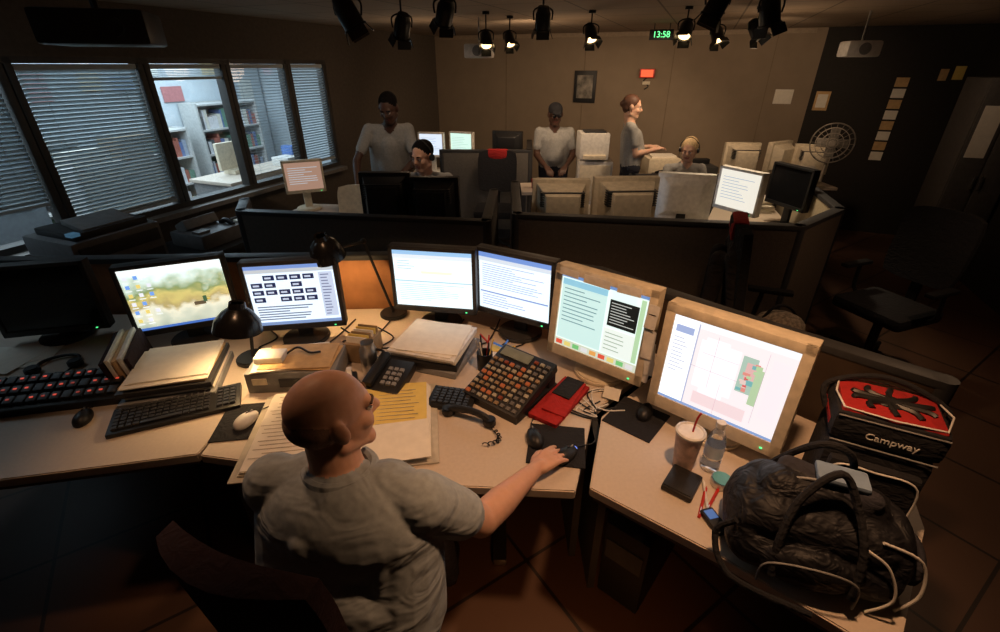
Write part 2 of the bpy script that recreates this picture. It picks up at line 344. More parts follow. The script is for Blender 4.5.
mid=[(-1.09,1.275),(-.27,1.14),(.25,1.11),(.38,1.52),(.80,1.93),(.50,2.22),(-.1,2.47),(-1.09,2.43)]
rgt=[(.30,1.125),(.63,.88),(.88,.66),(.95,.61),(1.30,.97),(1.44,1.26),(1.06,1.65),(.83,1.90),(.41,1.49)]
for k,pp in enumerate((left,mid,rgt)):
    b.prism(pp,.712,.75,LAM,bev=.004); c=V((sum(p[0] for p in pp)/len(pp),sum(p[1] for p in pp)/len(pp)))
    b.prism([tuple(c+(V(p)-c)*.97) for p in pp],.69,.712,EDG)
for x,y in ((-1.08,1.5),(.33,1.5),(.39,1.35)): b.box((x,y+.25,.35),(.03,.7,.69),DRK)
b.box((1.10,.88,.35),(.04,.45,.69),DRK,rot=(0,0,R(-44)))
for x,y in ((-.5,1.75),(.0,1.75)): b.cyl((x,y,.36),.03,.66,CHR); b.box((x,y-.1,.025),(.06,.6,.04),CHR,bev=.01)
b.done()
b=B('computer_tower'); b.box((0,0,.22),(.18,.42,.42),BLK,bev=.008); b.box((0,-.212,.3),(.15,.01,.1),DRK); b.done((.62,1.35,0),R(-40))
# ---------------------------------------------------------------- monitors
def monitor(name,c,yaw,w,h,ztop,bez,art=None,bg=(.8,.88,1.),s=1.0,thick=.05,bz=.02,base=.0,zd=.75,tilt=0,back=0,vents=False,std=None):
    e=bpy.data.objects.new(name,None); link(e); e.location=(c[0],c[1],zd); e.rotation_euler=(0,0,R(yaw)); std=std or bez
    b=B('casing'); zc=ztop-zd-h/2
    b.box((0,thick/2+.004,0),(w,thick,h),bez,bev=.006)
    for x,z,sx,sz in ((0,h/2-bz/2,w,bz),(0,-h/2+bz*.75,w,bz*1.5),(-w/2+bz/2,0,bz,h),(w/2-bz/2,0,bz,h)): b.box((x,-.001,z),(sx,.018,sz),bez,bev=.004)
    if back: b.box((0,thick+back/2,0),(w*.86,back,h*.86),bez,taper=(1,1,.65),bev=.008)
    else: b.box((0,thick+.015,0),(w*.6,.03,h*.6),bez,bev=.008)
    if vents:
        for k in range(7): b.box((0,thick+back*.55,h*(.32-.045*k)),(w*(.74-.0*k),back*.55,.006),DRK)
    sw,sh=w-2*bz,h-2.5*bz; oz=bz*.25
    bgm=em(bg,s) if s>0 else mat('screen_off',(.01,.011,.013),.15)
    b.box((0,0,oz),(sw,.004,sh),bgm)
    for k,(x0,y0,x1,y1,cc,ss) in enumerate(art or []):
        m_=cc if not isinstance(cc,tuple) else em(cc,ss)
        b.box((-sw/2+sw*(x0+x1)/2,-.0035-.0002*k/ max(1,len(art)) *5,oz-sh/2+sh*(y0+y1)/2),(sw*(x1-x0),.003,sh*(y1-y0)),m_)
    b.box((w*.38,-.012,-h/2+bz*.6),(.008,.004,.004),em((.1,1,.3),1.5))
    o=b.done((0,0,zc),rot=(R(tilt),0,0),parent=e)
    b=B('stand'); b.box((0,.06+base,zc*.5),(.07,.03,zc),std,bev=.006); b.cyl((0,.05+base,.012),.115,.024,std,bev=.006); b.done(parent=e)
    return e
def lines(x0,y0,x1,y1,n,col=(.12,.15,.3),s=.3,fill=.5,rag=True):
    out=[]; dy=(y1-y0)/n
    for i in range(n):
        y=y1-(i+.5)*dy; xe=x0+(x1-x0)*(random.uniform(.45,1) if rag else 1); out.append((x0,y-dy*fill/2,xe,y+dy*fill/2,col,s))
    return out
monitor('computer_monitor',(-2.24,2.08),14,.46,.37,1.17,DRK,None,s=0)
wall_=bpy.data.materials.new('wallpaper_image'); wall_.use_nodes=True; nt=wall_.node_tree; pb=nt.nodes['Principled BSDF']; tc=nt.nodes.new('ShaderNodeTexCoord'); nz=nt.nodes.new('ShaderNodeTexNoise'); nz.inputs['Scale'].default_value=14; nz.inputs['Detail'].default_value=8
sp=nt.nodes.new('ShaderNodeSeparateXYZ'); mm=nt.nodes.new('ShaderNodeMath'); mm.operation='MULTIPLY_ADD'; mm.inputs[1].default_value=.45; cr=nt.nodes.new('ShaderNodeValToRGB')
m2=nt.nodes.new('ShaderNodeMath'); m2.operation='MULTIPLY_ADD'; m2.inputs[1].default_value=2.4
nt.links.new(tc.outputs['Object'],nz.inputs['Vector']); nt.links.new(tc.outputs['Object'],sp.inputs[0]); nt.links.new(sp.outputs['Z'],m2.inputs[0]); m2.inputs[2].default_value=.33; nt.links.new(nz.outputs['Fac'],mm.inputs[0]); nt.links.new(m2.outputs[0],mm.inputs[2])
for p,c in ((.12,(.30,.38,.30)),(.30,(.55,.60,.48)),(.42,(.80,.78,.6)),(.50,(.40,.32,.12)),(.58,(.62,.52,.16)),(.66,(.18,.27,.10)),(.76,(.55,.68,.55)),(.84,(.8,.97,.97))):
    e_=cr.color_ramp.elements.new(p); e_.color=(*c,1)
nt.links.new(mm.outputs[0],cr.inputs[0]); nt.links.new(cr.outputs[0],pb.inputs['Emission Color']); pb.inputs['Emission Strength'].default_value=1.15
ic=[(0,0,1,1,wall_,0),(0,0,1,.04,(.1,.25,.8),.7)]
for i in range(6):
    for j in range(3):
        if j<2 or i in (1,2,4): ic.append((.03+j*.10,.84-i*.14,.07+j*.10,.90-i*.14,[(.9,.9,1),(.2,.4,.9),(.9,.7,.2)][(i+j)%3],1.)); ic.append((.02+j*.10,.80-i*.14,.08+j*.10,.815-i*.14,(.95,1,1),1.))
ic+=[(.62,.30,.74,.36,(.25,.18,.1),.5),(.72,.34,.76,.44,(.1,.25,.12),.5),(.76,.37,.79,.39,(.8,.6,.1),.8)]
monitor('computer_monitor',(-1.54,2.05),23,.455,.36,1.20,DRK,ic)
cc=[(0,.94,1,1,(.25,.4,.85),.8),(0,.88,1,.94,(.7,.75,.8),.8),(0,0,1,.05,(.3,.45,.8),.7)]
for i in range(4):
    for j in range(5):
        if random.random()<.78: cc+= [(.04+j*.15,.76-i*.12,.165+j*.15,.84-i*.12,(.02,.03,.12),.6),(.06+j*.15,.785-i*.12,.13+j*.15,.815-i*.12,(.7,.8,1),.8)]
cc+=[(.82,.1,.98,.86,(.6,.68,.85),1.)]+lines(.05,.08,.7,.34,6,(.25,.3,.45),.5,.35)+lines(.84,.12,.96,.84,14,(.3,.35,.6),.6,.35)
monitor('computer_monitor',(-.99,2.055),9,.437,.36,1.20,DRK,cc,bg=(.75,.87,1.),s=1.25)
dd=[(0,.93,1,1,(.35,.6,.9),1.),(0,.86,1,.93,(.75,.82,.88),1.1),(.35,.60,.75,.65,(.9,.9,.65),1.2),(0,.45,1,.47,(.5,.7,.8),1.)]+lines(.05,.1,.9,.42,9,(.5,.6,.7),.9,.2)+lines(.05,.66,.3,.84,4,(.5,.6,.7),.9,.2)
monitor('computer_monitor',(-.335,2.175),-9,.44,.35,1.22,DRK,dd,bg=(.80,.95,1.),s=1.3,base=.04)
ee=[(0,.92,1,1,(.2,.35,.8),.9),(0,.85,1,.92,(.7,.78,.88),1.),(.02,.3,.98,.32,(.3,.4,.8),.8)]+lines(.05,.4,.95,.82,11,(.45,.5,.75),.9,.25)+lines(.05,.06,.8,.28,5,(.45,.5,.75),.9,.25)
monitor('computer_monitor',(.067,2.09),-30,.43,.35,1.22,DRK,ee,bg=(.78,.92,1.),s=1.25,base=.03)
ff=[(0,.96,1,1,(.2,.35,.7),.8),(.02,.12,.56,.94,(.62,.86,.82),1.),(.02,.86,.56,.94,(.3,.6,.75),1.),(.60,.50,.92,.84,(.02,.03,.03),.3),(.58,.12,.97,.46,(.8,.88,.82),1.05),(.93,.12,.98,.94,(.5,.75,.45),.9),(0,0,1,.10,(.7,.75,.6),.9)]
ff+=lines(.05,.35,.52,.84,9,(.25,.45,.5),.7,.25)+lines(.62,.53,.90,.82,8,(.7,.75,.7),.8,.25)+lines(.60,.16,.88,.43,5,(.5,.6,.5),.8,.25)
for i in range(9): ff.append((.02+i*.108,.02,.10+i*.108,.08,[(.8,.1,.05),(.85,.7,.2),(.2,.6,.2),(.8,.8,.8),(.85,.4,.1)][i%5],.9))
e=monitor('touchscreen_monitor',(.414,1.74),-39,.46,.42,1.25,BEI,ff,bg=(.8,.95,.9),s=1.1,bz=.034,thick=.06,back=.07,tilt=-6,base=.02)
b=B('taped_notes')
for x,z,sx,sz,a in ((.225,.40,.045,.10,.05),(.23,.28,.05,.12,-.04),(.232,.16,.045,.10,.06),(-.02,.478,.12,.035,.02),(.12,.480,.10,.035,-.03),(-.15,.484,.09,.03,.04),(.245,.22,.04,.14,-.1)): b.box((x,-.020+.03*(z-.2),z),(sx,.001,sz),WHT,rot=(R(-6),a,0))
for k in range(5): b.box((.225+.002*k,-.0205+.03*(.2),.39-.06*k+.02),(.03,.0012,.003),BLK)
b.done(parent=e)
g_=[(0,0,.22,1,(.92,.95,1.),1.25),(.22,0,1,1,(.82,.76,.78),1.15),(.22,.93,1,1,(.85,.88,.92),1.2),(.27,.28,.60,.82,(.90,.86,.90),1.2),(.34,.22,.54,.28,(.90,.86,.90),1.2),(.31,.82,.5,.86,(.90,.86,.90),1.2),(.30,.08,.75,.22,(.88,.70,.72),1.),(.62,.40,.74,.80,(.45,.62,.52),.9),(.66,.56,.78,.74,(.80,.50,.48),.9),(.74,.30,.80,.70,(.50,.68,.42),.9),(.67,.45,.70,.58,(.75,.12,.12),.9),(.84,.2,.97,.85,(.88,.78,.82),1.1),(0,0,1,.03,(.3,.45,.8),.8),(.22,.03,.232,.97,(.5,.55,.75),.9)]
g_+=[(.03,.82,.19,.9,(.4,.5,.8),.9)]+lines(.03,.35,.19,.78,10,(.6,.65,.8),.9,.25)
for k in range(12):
    x=.62+random.uniform(0,.12); y=.40+random.uniform(0,.32); g_.append((x,y,x+random.uniform(.02,.06),y+random.uniform(.02,.06),[(.8,.3,.25),(.2,.5,.5),(.5,.7,.4),(.85,.65,.6)][k%4],.9))
for p in ((.22,.5,.62,.503),(.5,.03,.503,.4),(.4,.3,.403,.9),(.8,.1,.803,.9),(.3,.68,.6,.683)): g_.append((*p,(.62,.5,.58),.9))
monitor('computer_monitor',(.775,1.355),-41.5,.475,.43,1.25,BEI,g_,bg=(.9,.93,1.),s=1.2,bz=.036,thick=.07,back=.08,tilt=-5,base=.02)
def bmon(c,yaw,w=.42,h=.36,zt=1.25,m=BEI,on=False,back=.2,col=(.75,.85,1),s=1.,std=None):
    return monitor('computer_monitor',c,yaw,w,h,zt,m,None if not on else lines(.08,.2,.9,.85,8,(.55,.62,.68),.8,.25),bg=col,s=s if on else 0,back=back,vents=(back>.1),std=std)
bmon((.46,3.62),178,.43,.36,1.25,on=True); bmon((.94,3.60),183,.49,.38,1.27,on=True)
bmon((1.44,3.72),165,.42,.36,1.27,m=WHT,back=.04,on=True,std=BLK); bmon((1.90,3.80),-62,.40,.34,1.28,m=WHT,on=True,back=.04,col=(.95,.90,.78),s=.9,std=BLK)
bmon((2.42,4.0),-75,.42,.34,1.27,m=BLK,back=.04); bmon((-.86,3.62),180,.38,.36,1.3,m=BLK,back=.15); bmon((-.48,3.55),176,.36,.36,1.28,m=BLK,back=.15)
bmon((-.88,6.35),-12,.34,.3,1.25,m=WHT,on=True,back=.03); bmon((-.50,6.4),-25,.34,.3,1.25,m=WHT,on=True,back=.03,col=(.7,1,.85))
bmon((-1.85,4.55),25,.36,.3,1.22,m=BEI,on=True,back=.1,col=(.60,.36,.26),s=.6)
bmon((2.85,5.85),175,.4,.34,1.2); bmon((3.25,5.8),-150,.38,.34,1.22,back=.1); bmon((3.6,5.7),160,.38,.32,1.2); bmon((.10,6.25),165,.38,.3,1.28,m=BLK,back=.05)
def desk(name,pts,zt=.75,m=LAM):
    b=B(name); b.prism(pts,zt-.035,zt,m,bev=.003); c=V((sum(p[0] for p in pts)/len(pts),sum(p[1] for p in pts)/len(pts)))
    for p in pts: q=c+(V(p)-c)*.9; b.box((q.x,q.y,(zt-.035)/2),(.05,.05,zt-.035),DRK)
    return b.done()
desk('cubicle_desk',[(.18,3.27),(1.90,2.99),(2.37,3.4),(2.76,4.80),(2.2,4.80),(1.75,3.95),(.18,3.95)])
desk('cubicle_desk',[(-1.78,3.34),(-.14,3.10),(-.12,3.75),(-1.7,3.9)])
desk('cubicle_desk',[(-2.10,4.3),(-1.5,4.2),(-1.5,4.75),(-1.95,4.8)])
desk('cubicle_desk',[(-1.15,6.05),(.3,6.05),(.3,6.7),(-1.15,6.75)])
desk('side_table',[(.24,5.25),(.66,5.25),(.66,5.72),(.24,5.72)],.76)
desk('cubicle_desk',[(1.72,5.97),(3.9,5.5),(3.9,6.1),(1.85,6.6)])
b=B('white_cabinet'); b.box((0,0,.5),(.40,.4,1.0),WHT,bev=.006); b.box((0,-.205,.75),(.36,.01,.42),BEI,bev=.003); b.box((0,-.205,.28),(.36,.01,.42),BEI,bev=.003); b.done((1.14,5.92,0),R(-5))
b=B('desktop_printer'); b.box((0,0,.16),(.34,.34,.30),WHT,bev=.02); b.box((0,-.15,.05),(.26,.16,.05),BEI,bev=.01); b.box((0,-.05,.32),(.24,.2,.02),DRK); b.done((1.10,5.92,1.0))
b=B('desktop_printer'); b.box((0,0,.12),(.4,.34,.24),BEI,bev=.02); b.box((0,-.16,.06),(.3,.12,.04),DRK,bev=.01); b.box((0,0,.25),(.3,.2,.03),PAP); b.done((2.02,6.14,.75))
b=B('fax_machine'); b.box((0,0,.08),(.40,.3,.16),DRK,bev=.02); b.box((0,.08,.19),(.3,.1,.06),BLK,bev=.01); b.done((2.46,6.05,.75))
for (x,y,n_) in ((1.62,3.38,9),(2.00,3.30,5),(2.45,4.55,12)):
    b=B('paper_pile')
    for k in range(n_): b.box((random.uniform(-.02,.02),random.uniform(-.02,.02),.006+k*.011),(.3,.22,.010),PAP,rot=(0,0,random.uniform(-.25,.25)))
    b.done((x,y,.75))
b=B('desk_telephone'); b.box((0,0,.03),(.2,.22,.06),BLK,bev=.01); b.box((-.06,0,.075),(.05,.21,.035),BLK,bev=.012); b.done((2.26,3.62,.75),.3)
b=B('coffee_mug'); b.lathe((0,0,0),[(0,.0),(.04,0),(.042,.1),(.037,.1),(.036,.01),(0,.01)],REDM); b.tube([(.04,0,.08),(.07,0,.07),(.07,0,.03),(.04,0,.02)],.006,REDM); b.done((.40,5.45,.76))
b=B('storage_box'); b.box((0,0,.45),(.36,.34,.9),WHT,bev=.01); b.box((0,0,.91),(.38,.36,.04),BEI,bev=.01); b.box((0,0,1.0),(.25,.25,.14),WHT,bev=.03); b.done((3.14,5.02,0),R(-20)); 
b=B('window_counter'); b.box((0,0,.68),(.60,2.3,.04),DRK,bev=.004)
for yy in (-1.1,0,1.1): b.box((0,yy,.33),(.55,.04,.66),DRK)
room(b.done((.42,-5.25,0)))
PG=mat('printer_grey',(.17,.17,.175),.5)
b=B('laser_printer'); b.box((0,0,.17),(.50,.56,.34),PG,bev=.02); b.box((.02,0,.36),(.40,.46,.05),DRK,bev=.015); b.box((.1,0,.40),(.2,.32,.03),GRY,rot=(0,R(12),0),bev=.004)
b.box((.255,0,.12),(.012,.5,.1),DRK,bev=.003); b.box((.255,0,.26),(.012,.5,.08),DRK,bev=.003); b.box((.2,-.22,.38),(.06,.05,.02),em((.2,.5,.8),.15)); room(b.done((.42,-5.72,.70)))
b=B('fax_machine'); b.box((0,0,.06),(.36,.38,.12),PG,bev=.02); b.box((-.08,0,.15),(.12,.3,.08),GRY,rot=(0,R(-25),0),bev=.01); b.box((.1,-.12,.13),(.08,.1,.02),GRY); b.tube([(0,.15,.12),(.06,.15,.15),(.14,.15,.12)],.02,BLK); room(b.done((.44,-4.95,.70)))
b=B('paper_tray'); b.box((0,0,.01),(.26,.34,.012),DRK); b.box((0,0,.05),(.24,.31,.03),PAP,bev=.003); b.box((-.13,0,.04),(.008,.34,.08),DRK); b.box((.13,0,.04),(.008,.34,.08),DRK); room(b.done((.42,-4.42,.70)))
# ---------------------------------------------------------------- foreground desk items
Z=.7505
def kbd(name,loc,rz,w,d,m=BLK,key=DRK,cols=18):
    b=B(name); b.box((0,0,.012),(w,d,.022),m,bev=.005,rot=(R(3),0,0)); rows=6; kw=(w-.03)/cols; kd=(d-.03)/rows
    for i in range(rows):
        for j in range(cols):
            if j in (cols-4,) and cols>12: continue
            if i==0 and 4<=j<=9 and cols>12:
                if j==4: b.box((-w/2+.015+(7)*kw,-d/2+.015+.5*kd,.026),(kw*5.8,kd*.84,.008),key,bev=.001)
                continue
            b.box((-w/2+.015+(j+.5)*kw,-d/2+.015+(i+.5)*kd,.026+i*.0012),(kw*.84,kd*.84,.008),key,taper=(2,1,.85))
    return b.done(loc,rz)
keym=mat('key_plastic',(.03,.03,.033),.35)
kbd('computer_keyboard',(-1.31,1.52,Z),R(24),.46,.16,BLK,keym)
kbd('numeric_keypad',(-.20,1.585,Z),R(-12),.19,.13,BLK,keym,6)
def mouse(loc,rz,m=BLK,glow=None):
    b=B('computer_mouse'); t=bmesh.new(); bmesh.ops.create_uvsphere(t,u_segments=20,v_segments=14,radius=1)
    for v in t.verts:
        x,y,z=v.co; v.co=V((x*.031*(1-.12*y),y*.056,max(z,-.25)*.030*(1-.2*y)+.0078))
    b.add(t,m); b.box((0,.03,.031),(.005,.016,.008),GRY,bev=.002); b.box((0,.028,.0285),(.001,.045,.014),GRN,rot=(R(-14),0,0))
    if glow: b.ell((0,.052,.012),(.01,.004,.004),em(glow,2))
    b.tube([(0,.054,.012),(.01,.09,.005),(.025,.12,.004),(.02,.15,.004)],.0022,BLK)
    return b.done(loc,rz)
def pad(loc,rz,w,d,m):
    b=B('mouse_pad'); b.box((0,0,.0025),(w,d,.004),m,bev=.001); return b.done(loc,rz)
mouse((-1.66,1.47,Z),R(20)); pad((-1.0,1.46,Z),R(8),.22,.22,BLC); mouse((-1.0,1.45,Z+.005),R(-20),WHT)
pad((.21,1.325,Z),R(-8),.21,.21,BLC); mouse((.13,1.35,Z+.005),R(10)); 
pad((.545,1.475,Z),R(-40),.2,.2,BLC); mouse((.585,1.50,Z+.005),R(-30))
b=B('intercom_panel'); b.box((0,0,.03),(.56,.19,.06),BLK,bev=.006,rot=(R(14),0,0))
for i in range(3):
    for j in range(13):
        x=-.25+j*.0415; b.box((x,-.055+i*.055,.05+i*.0135),(.034,.040,.022),DRK,rot=(R(14),0,0),bev=.003)
        if (i*5+j*3)%4: b.box((x,-.055+i*.055-.004,.0625+i*.0135),(.012,.007,.002),em((1,.10,.05),.55 if (i+j)%3 else .2),rot=(R(14),0,0))
b.done((-1.87,1.60,Z),R(12))
b=B('loose_papers')
for k in range(4): b.box((random.uniform(-.05,.05),random.uniform(-.04,.04),.003+k*.002),(.28,.21,.0015),PAP,rot=(0,0,random.uniform(-.5,.5)))
b.done((-2.33,1.90,Z),.3)
b=B('telephone_headset'); b.tube([(-.08,0,.012),(-.07,.07,.012),(0,.10,.012),(.07,.07,.012),(.08,0,.012)],.007,BLK); b.cyl((-.08,-.01,.018),.03,.03,BLK,bev=.006); b.cyl((.08,-.01,.018),.03,.03,BLK,bev=.006); b.tube([(.08,-.03,.015),(.05,-.08,.01),(-.02,-.09,.012)],.004,BLK); b.tube([(-.08,-.03,.01),(-.12,-.06,.006),(-.05,-.10,.006),(-.10,-.14,.006)],.003,BLK); b.done((-2.07,1.83,Z),.4)
def stack(name,loc,rz,w,d,layers,tilt=.05):
    b=B(name); z=0
    for h,m,k in layers:
        b.box((random.uniform(-.01,.01),random.uniform(-.01,.01),z+h/2),(w*k,d*k,h*.97),m,rot=(0,0,random.uniform(-tilt,tilt)),bev=min(.003,h*.3)); z+=h
    return b.done(loc,rz)
MAN=mat('manila',(.55,.36,.17),.8); MAN2=mat('manila2',(.55,.38,.2),.8)
stack('document_stack',(-1.42,1.73,Z),R(15),.36,.34,[(.035,GRY,1),(.02,PAP,.92),(.025,DRK,.98),(.012,MAN,.9),(.006,PAP,.9),(.004,PAP,.86),(.003,PAP,.8)])
b=B('file_holder'); 
for k in range(5): b.box((k*.022,0,.075+.01*(k%2)),(.016,.3,.15),[MAR,PAP,MAN2,WHT,MAR][k],rot=(0,R(-8),0),bev=.002)
b.box((.045,0,.01),(.14,.32,.02),DRK); b.done((-1.72,1.78,Z),R(25))
b=B('label_printer'); b.box((0,0,.05),(.38,.22,.10),GRY,bev=.008); b.box((.05,-.112,.05),(.2,.006,.04),DRK); b.box((-.13,-.112,.06),(.06,.006,.03),BEI); 
for k in range(4): b.box((random.uniform(-.03,.03),0,.104+k*.003),(.3,.2,.003),[PAP,MAN][k%2],rot=(0,0,random.uniform(-.15,.15)))
b.box((-.1,-.02,.13),(.12,.08,.03),WHT,bev=.006); b.tube([(-.05,0,.12),(0,.03,.14),(.06,0,.13),(.1,.02,.12)],.005,BLK); b.done((-.90,1.76,Z),R(4))
b=B('tape_dispenser'); b.box((0,0,.02),(.06,.14,.04),BLK,bev=.008); b.cyl((0,.02,.055),.035,.02,WHT,rot=(0,R(90),0)); b.cyl((0,.02,.055),.02,.024,BLK,rot=(0,R(90),0)); b.box((0,-.06,.045),(.03,.01,.03),CHR); b.done((-.65,1.68,Z),.3)
b=B('card_file_box'); b.box((0,0,.05),(.12,.16,.10),BOX,bev=.004)
for k in range(6): b.box((0,-.06+k*.024,.09),(.10,.006,.08),[PAP,YEL,BOX][k%3],rot=(R(-8),0,0))
b.done((-.66,1.95,Z),R(-12))
b=B('metal_thermos'); b.lathe((0,0,0),[(0,0),(.038,0),(.04,.01),(.04,.11),(.03,.13),(.03,.15),(0,.152)],CHR); b.tube([(.035,0,.11),(.07,0,.1),(.07,0,.05),(.04,0,.03)],.006,BLK); b.done((-.60,1.82,Z))
b=B('cable_bundle')
for k in range(7):
    x=-1.25+.2*k; b.tube([(x,2.2,.76),(x+.1,2.1,.757),(x+.05,2.0+.03*(k%3),.757),(x+.18,2.05,.757),(x+.25,2.3,.757)],.004,BLK)
b.done()
b=B('desk_telephone'); b.box((0,0,.035),(.17,.2,.05),BLK,rot=(R(10),0,0),bev=.01); b.box((-.055,0,.078),(.045,.2,.03),BLK,bev=.012,rot=(R(10),0,0))
for i in range(4):
    for j in range(3): b.box((.0+j*.026,-.06+i*.028,.056+i*.005),(.018,.018,.01),GRY,rot=(R(10),0,0))
b.done((-.485,1.70,Z),R(-15))
stack('binder_stack',(-.32,1.95,Z),R(-15),.34,.33,[(.03,GRY,1),(.03,BLK,.98),(.02,PAP,.94),(.014,WHT,.97),(.004,PAP,.9),(.003,PAP,.86)],.08)
b=B('pencil_cup'); b.lathe((0,0,0),[(0,0),(.035,0),(.037,.09),(.033,.09),(.033,.01)],BLK)
for k in range(6): a=k*1.05; b.tube([(.01*math.cos(a),.01*math.sin(a),.01),(.04*math.cos(a),.04*math.sin(a),.16)],.0035,[YEL,REDM,BLK,CHR,PAP,BLK][k])
b.done((-.07,1.83,Z))
b=B('desk_clutter')
for k in range(12): 
    x,y=random.uniform(-.08,.08),random.uniform(-.10,.08); b.tube([(x,y,.006+.003*k),(x+random.uniform(-.08,.08),y+random.uniform(-.06,.06),.02+.003*k)],.005,[YEL,REDM,BLK,CHR,PAP,em((.1,.3,.8),.3)][k%6])
b.box((.02,.02,.012),(.08,.05,.024),YEL,bev=.003); b.box((-.03,-.03,.01),(.07,.05,.02),PAP,bev=.003); b.done((-.02,1.95,Z))
# open binder
b=B('open_binder'); cov=mat('binder_cover',(.5,.46,.38),.6)
b.box((-.17,0,.004),(.33,.44,.006),cov,bev=.002); b.box((.17,0,.004),(.33,.44,.006),cov,bev=.002)
for sx in (-1,1):
    for k in range(8): b.box((sx*.165,0,.011+k*.0035),(.29-.004*k,.40,.003),PAP if k<7 else (PAP if sx<0 else YEL),rot=(0,sx*.012*k*.4,random.uniform(-.01,.01)))
ink=mat('ink_grey',(.45,.38,.28),.8)
for i in range(17): b.box((-.165+random.uniform(-.02,.0),.17-i*.02,.0385),(random.uniform(.15,.23),.003,.0006),ink)
for i in range(15): b.box((.165,.15-i*.021,.0385),(random.uniform(.14,.22),.0025,.0006),ink)
for yy in (-.12,.0,.12): b.tube([(-.025,yy,.01),(-.02,yy,.04),(.0,yy,.05),(.02,yy,.04),(.025,yy,.01)],.003,CHR)
b.box((.0,0,.008),(.03,.4,.01),CHR,bev=.003); b.box((.17,-.135,.040),(.27,.19,.001),PAP,rot=(0,0,.06)); o=b.done((-.60,1.42,Z),R(8)); o.scale=(1.06,1.08,1)
# dispatch phone console
b=B('dispatch_phone_console'); b.prism([(-.14,-.15),(.14,-.15),(.14,.15),(-.14,.15)],0,.03,BLK)
b.box((0,0,.065),(.28,.31,.045),BLK,rot=(R(18),0,0),bev=.008); b.box((0,.12,.05),(.27,.05,.1),BLK,bev=.006)
kc=[mat('key_grey',(.13,.12,.11),.4),mat('key_white',(.34,.30,.22),.4),em((.9,.2,.05),.2),mat('key_tan',(.26,.17,.09),.4),mat('key_red',(.22,.05,.02),.4)]
rt=Euler((R(18),0,0)).to_matrix()
for i in range(10):
    for j in range(9):
        if i>7 and j<6: continue
        p=rt@V((-.12+j*.03,-.135+i*.028,.026)); b.box((p.x,p.y,p.z+.065),(.019,.016,.010),kc[random.choice([0,0,0,1,1,1,3,3,3,4,2])],rot=(R(18),0,0),bev=.002)
p=rt@V((-.045,.117,.025)); b.box((p.x,p.y,p.z+.065),(.15,.05,.006),mat('lcd_grey',(.2,.22,.18),.3),rot=(R(18),0,0))
b.done((.045,1.64,Z),R(-38))
b=B('telephone_handset'); b.tube([(-.09,0,.02),(-.06,0,.04),(0,0,.048),(.06,0,.04),(.09,0,.02)],.014,BLK,10); b.cyl((-.09,0,.018),.026,.034,BLK,bev=.006); b.cyl((.09,0,.018),.026,.034,BLK,bev=.006)
cp=[]
for k in range(60): a=k*.8; q=k/60; cp.append((.11+.05*math.sin(q*3)+.008*math.cos(a),-.02-.10*q+.0,.012+.008*math.sin(a)))
b.tube(cp,.0022,BLK,6,2); b.done((-.125,1.47,Z),R(-22))
b=B('red_binder'); b.box((0,0,.012),(.13,.30,.022),RED,bev=.006); b.box((.01,.02,.03),(.10,.24,.012),RED,bev=.004,rot=(R(2),R(4),.1)); b.box((0,.07,.04),(.08,.14,.006),BLC,bev=.001); b.done((.25,1.57,Z),R(-35))
# desk lamps
def lamp(base,elbow,head,aim,r=.095,power=0):
    b=B('desk_lamp'); base=V(base);elbow=V(elbow);head=V(head); b.cyl((base.x,base.y,base.z+.012),.075,.024,BLK,bev=.006); b.tube([base+V((0,0,.02)),elbow],.008,BLK); b.tube([elbow,head],.008,BLK); b.ell(elbow,(.016,)*3,BLK)
    t=bmesh.new(); seg=28; pr=[(.022,.09),(.03,.095),(.034,.07),(.06,.05),(r*.9,.015),(r,-.03),(r*.96,-.03),(r*.86,.012),(.05,.045),(.0,.06)]
    rings=[[t.verts.new((q*math.cos(2*math.pi*i/seg),q*math.sin(2*math.pi*i/seg),z)) for i in range(seg)] for q,z in pr]
    for a_,b_ in zip(rings,rings[1:]):
        for i in range(seg): t.faces.new((a_[i],a_[(i+1)%seg],b_[(i+1)%seg],b_[i]))
    q=V(aim).to_track_quat('-Z','Y'); t.transform(M.Translation(head)@q.to_matrix().to_4x4()); b.add(t,mat('lamp_enamel',(.015,.014,.014),.25,.3))
    o=b.done()
    if power:
        c=B('bulb'); c.ell((0,0,0),(.025,.025,.03),em((1,.7,.35),6)); k=c.done(head+V(aim).normalized()*.0,parent=o)
        L=bpy.data.lights.new('lamp_bulb','SPOT'); L.energy=power; L.color=(1,.62,.28); L.spot_size=R(130); L.spot_blend=.5; L.shadow_soft_size=.03
        lo=link(bpy.data.objects.new('lamp_light',L)); lo.location=head+V(aim).normalized()*.035; lo.rotation_euler=q.to_euler(); lo.parent=o
    return o
lamp((-1.18,1.90,Z),(-1.16,1.93,.98),(-1.08,1.70,1.06),(-.15,-.15,-1),power=6)
lamp((-.60,2.36,Z),(-.72,2.38,1.18),(-.83,2.14,1.21),(.1,.25,-1),r=.085,power=12)
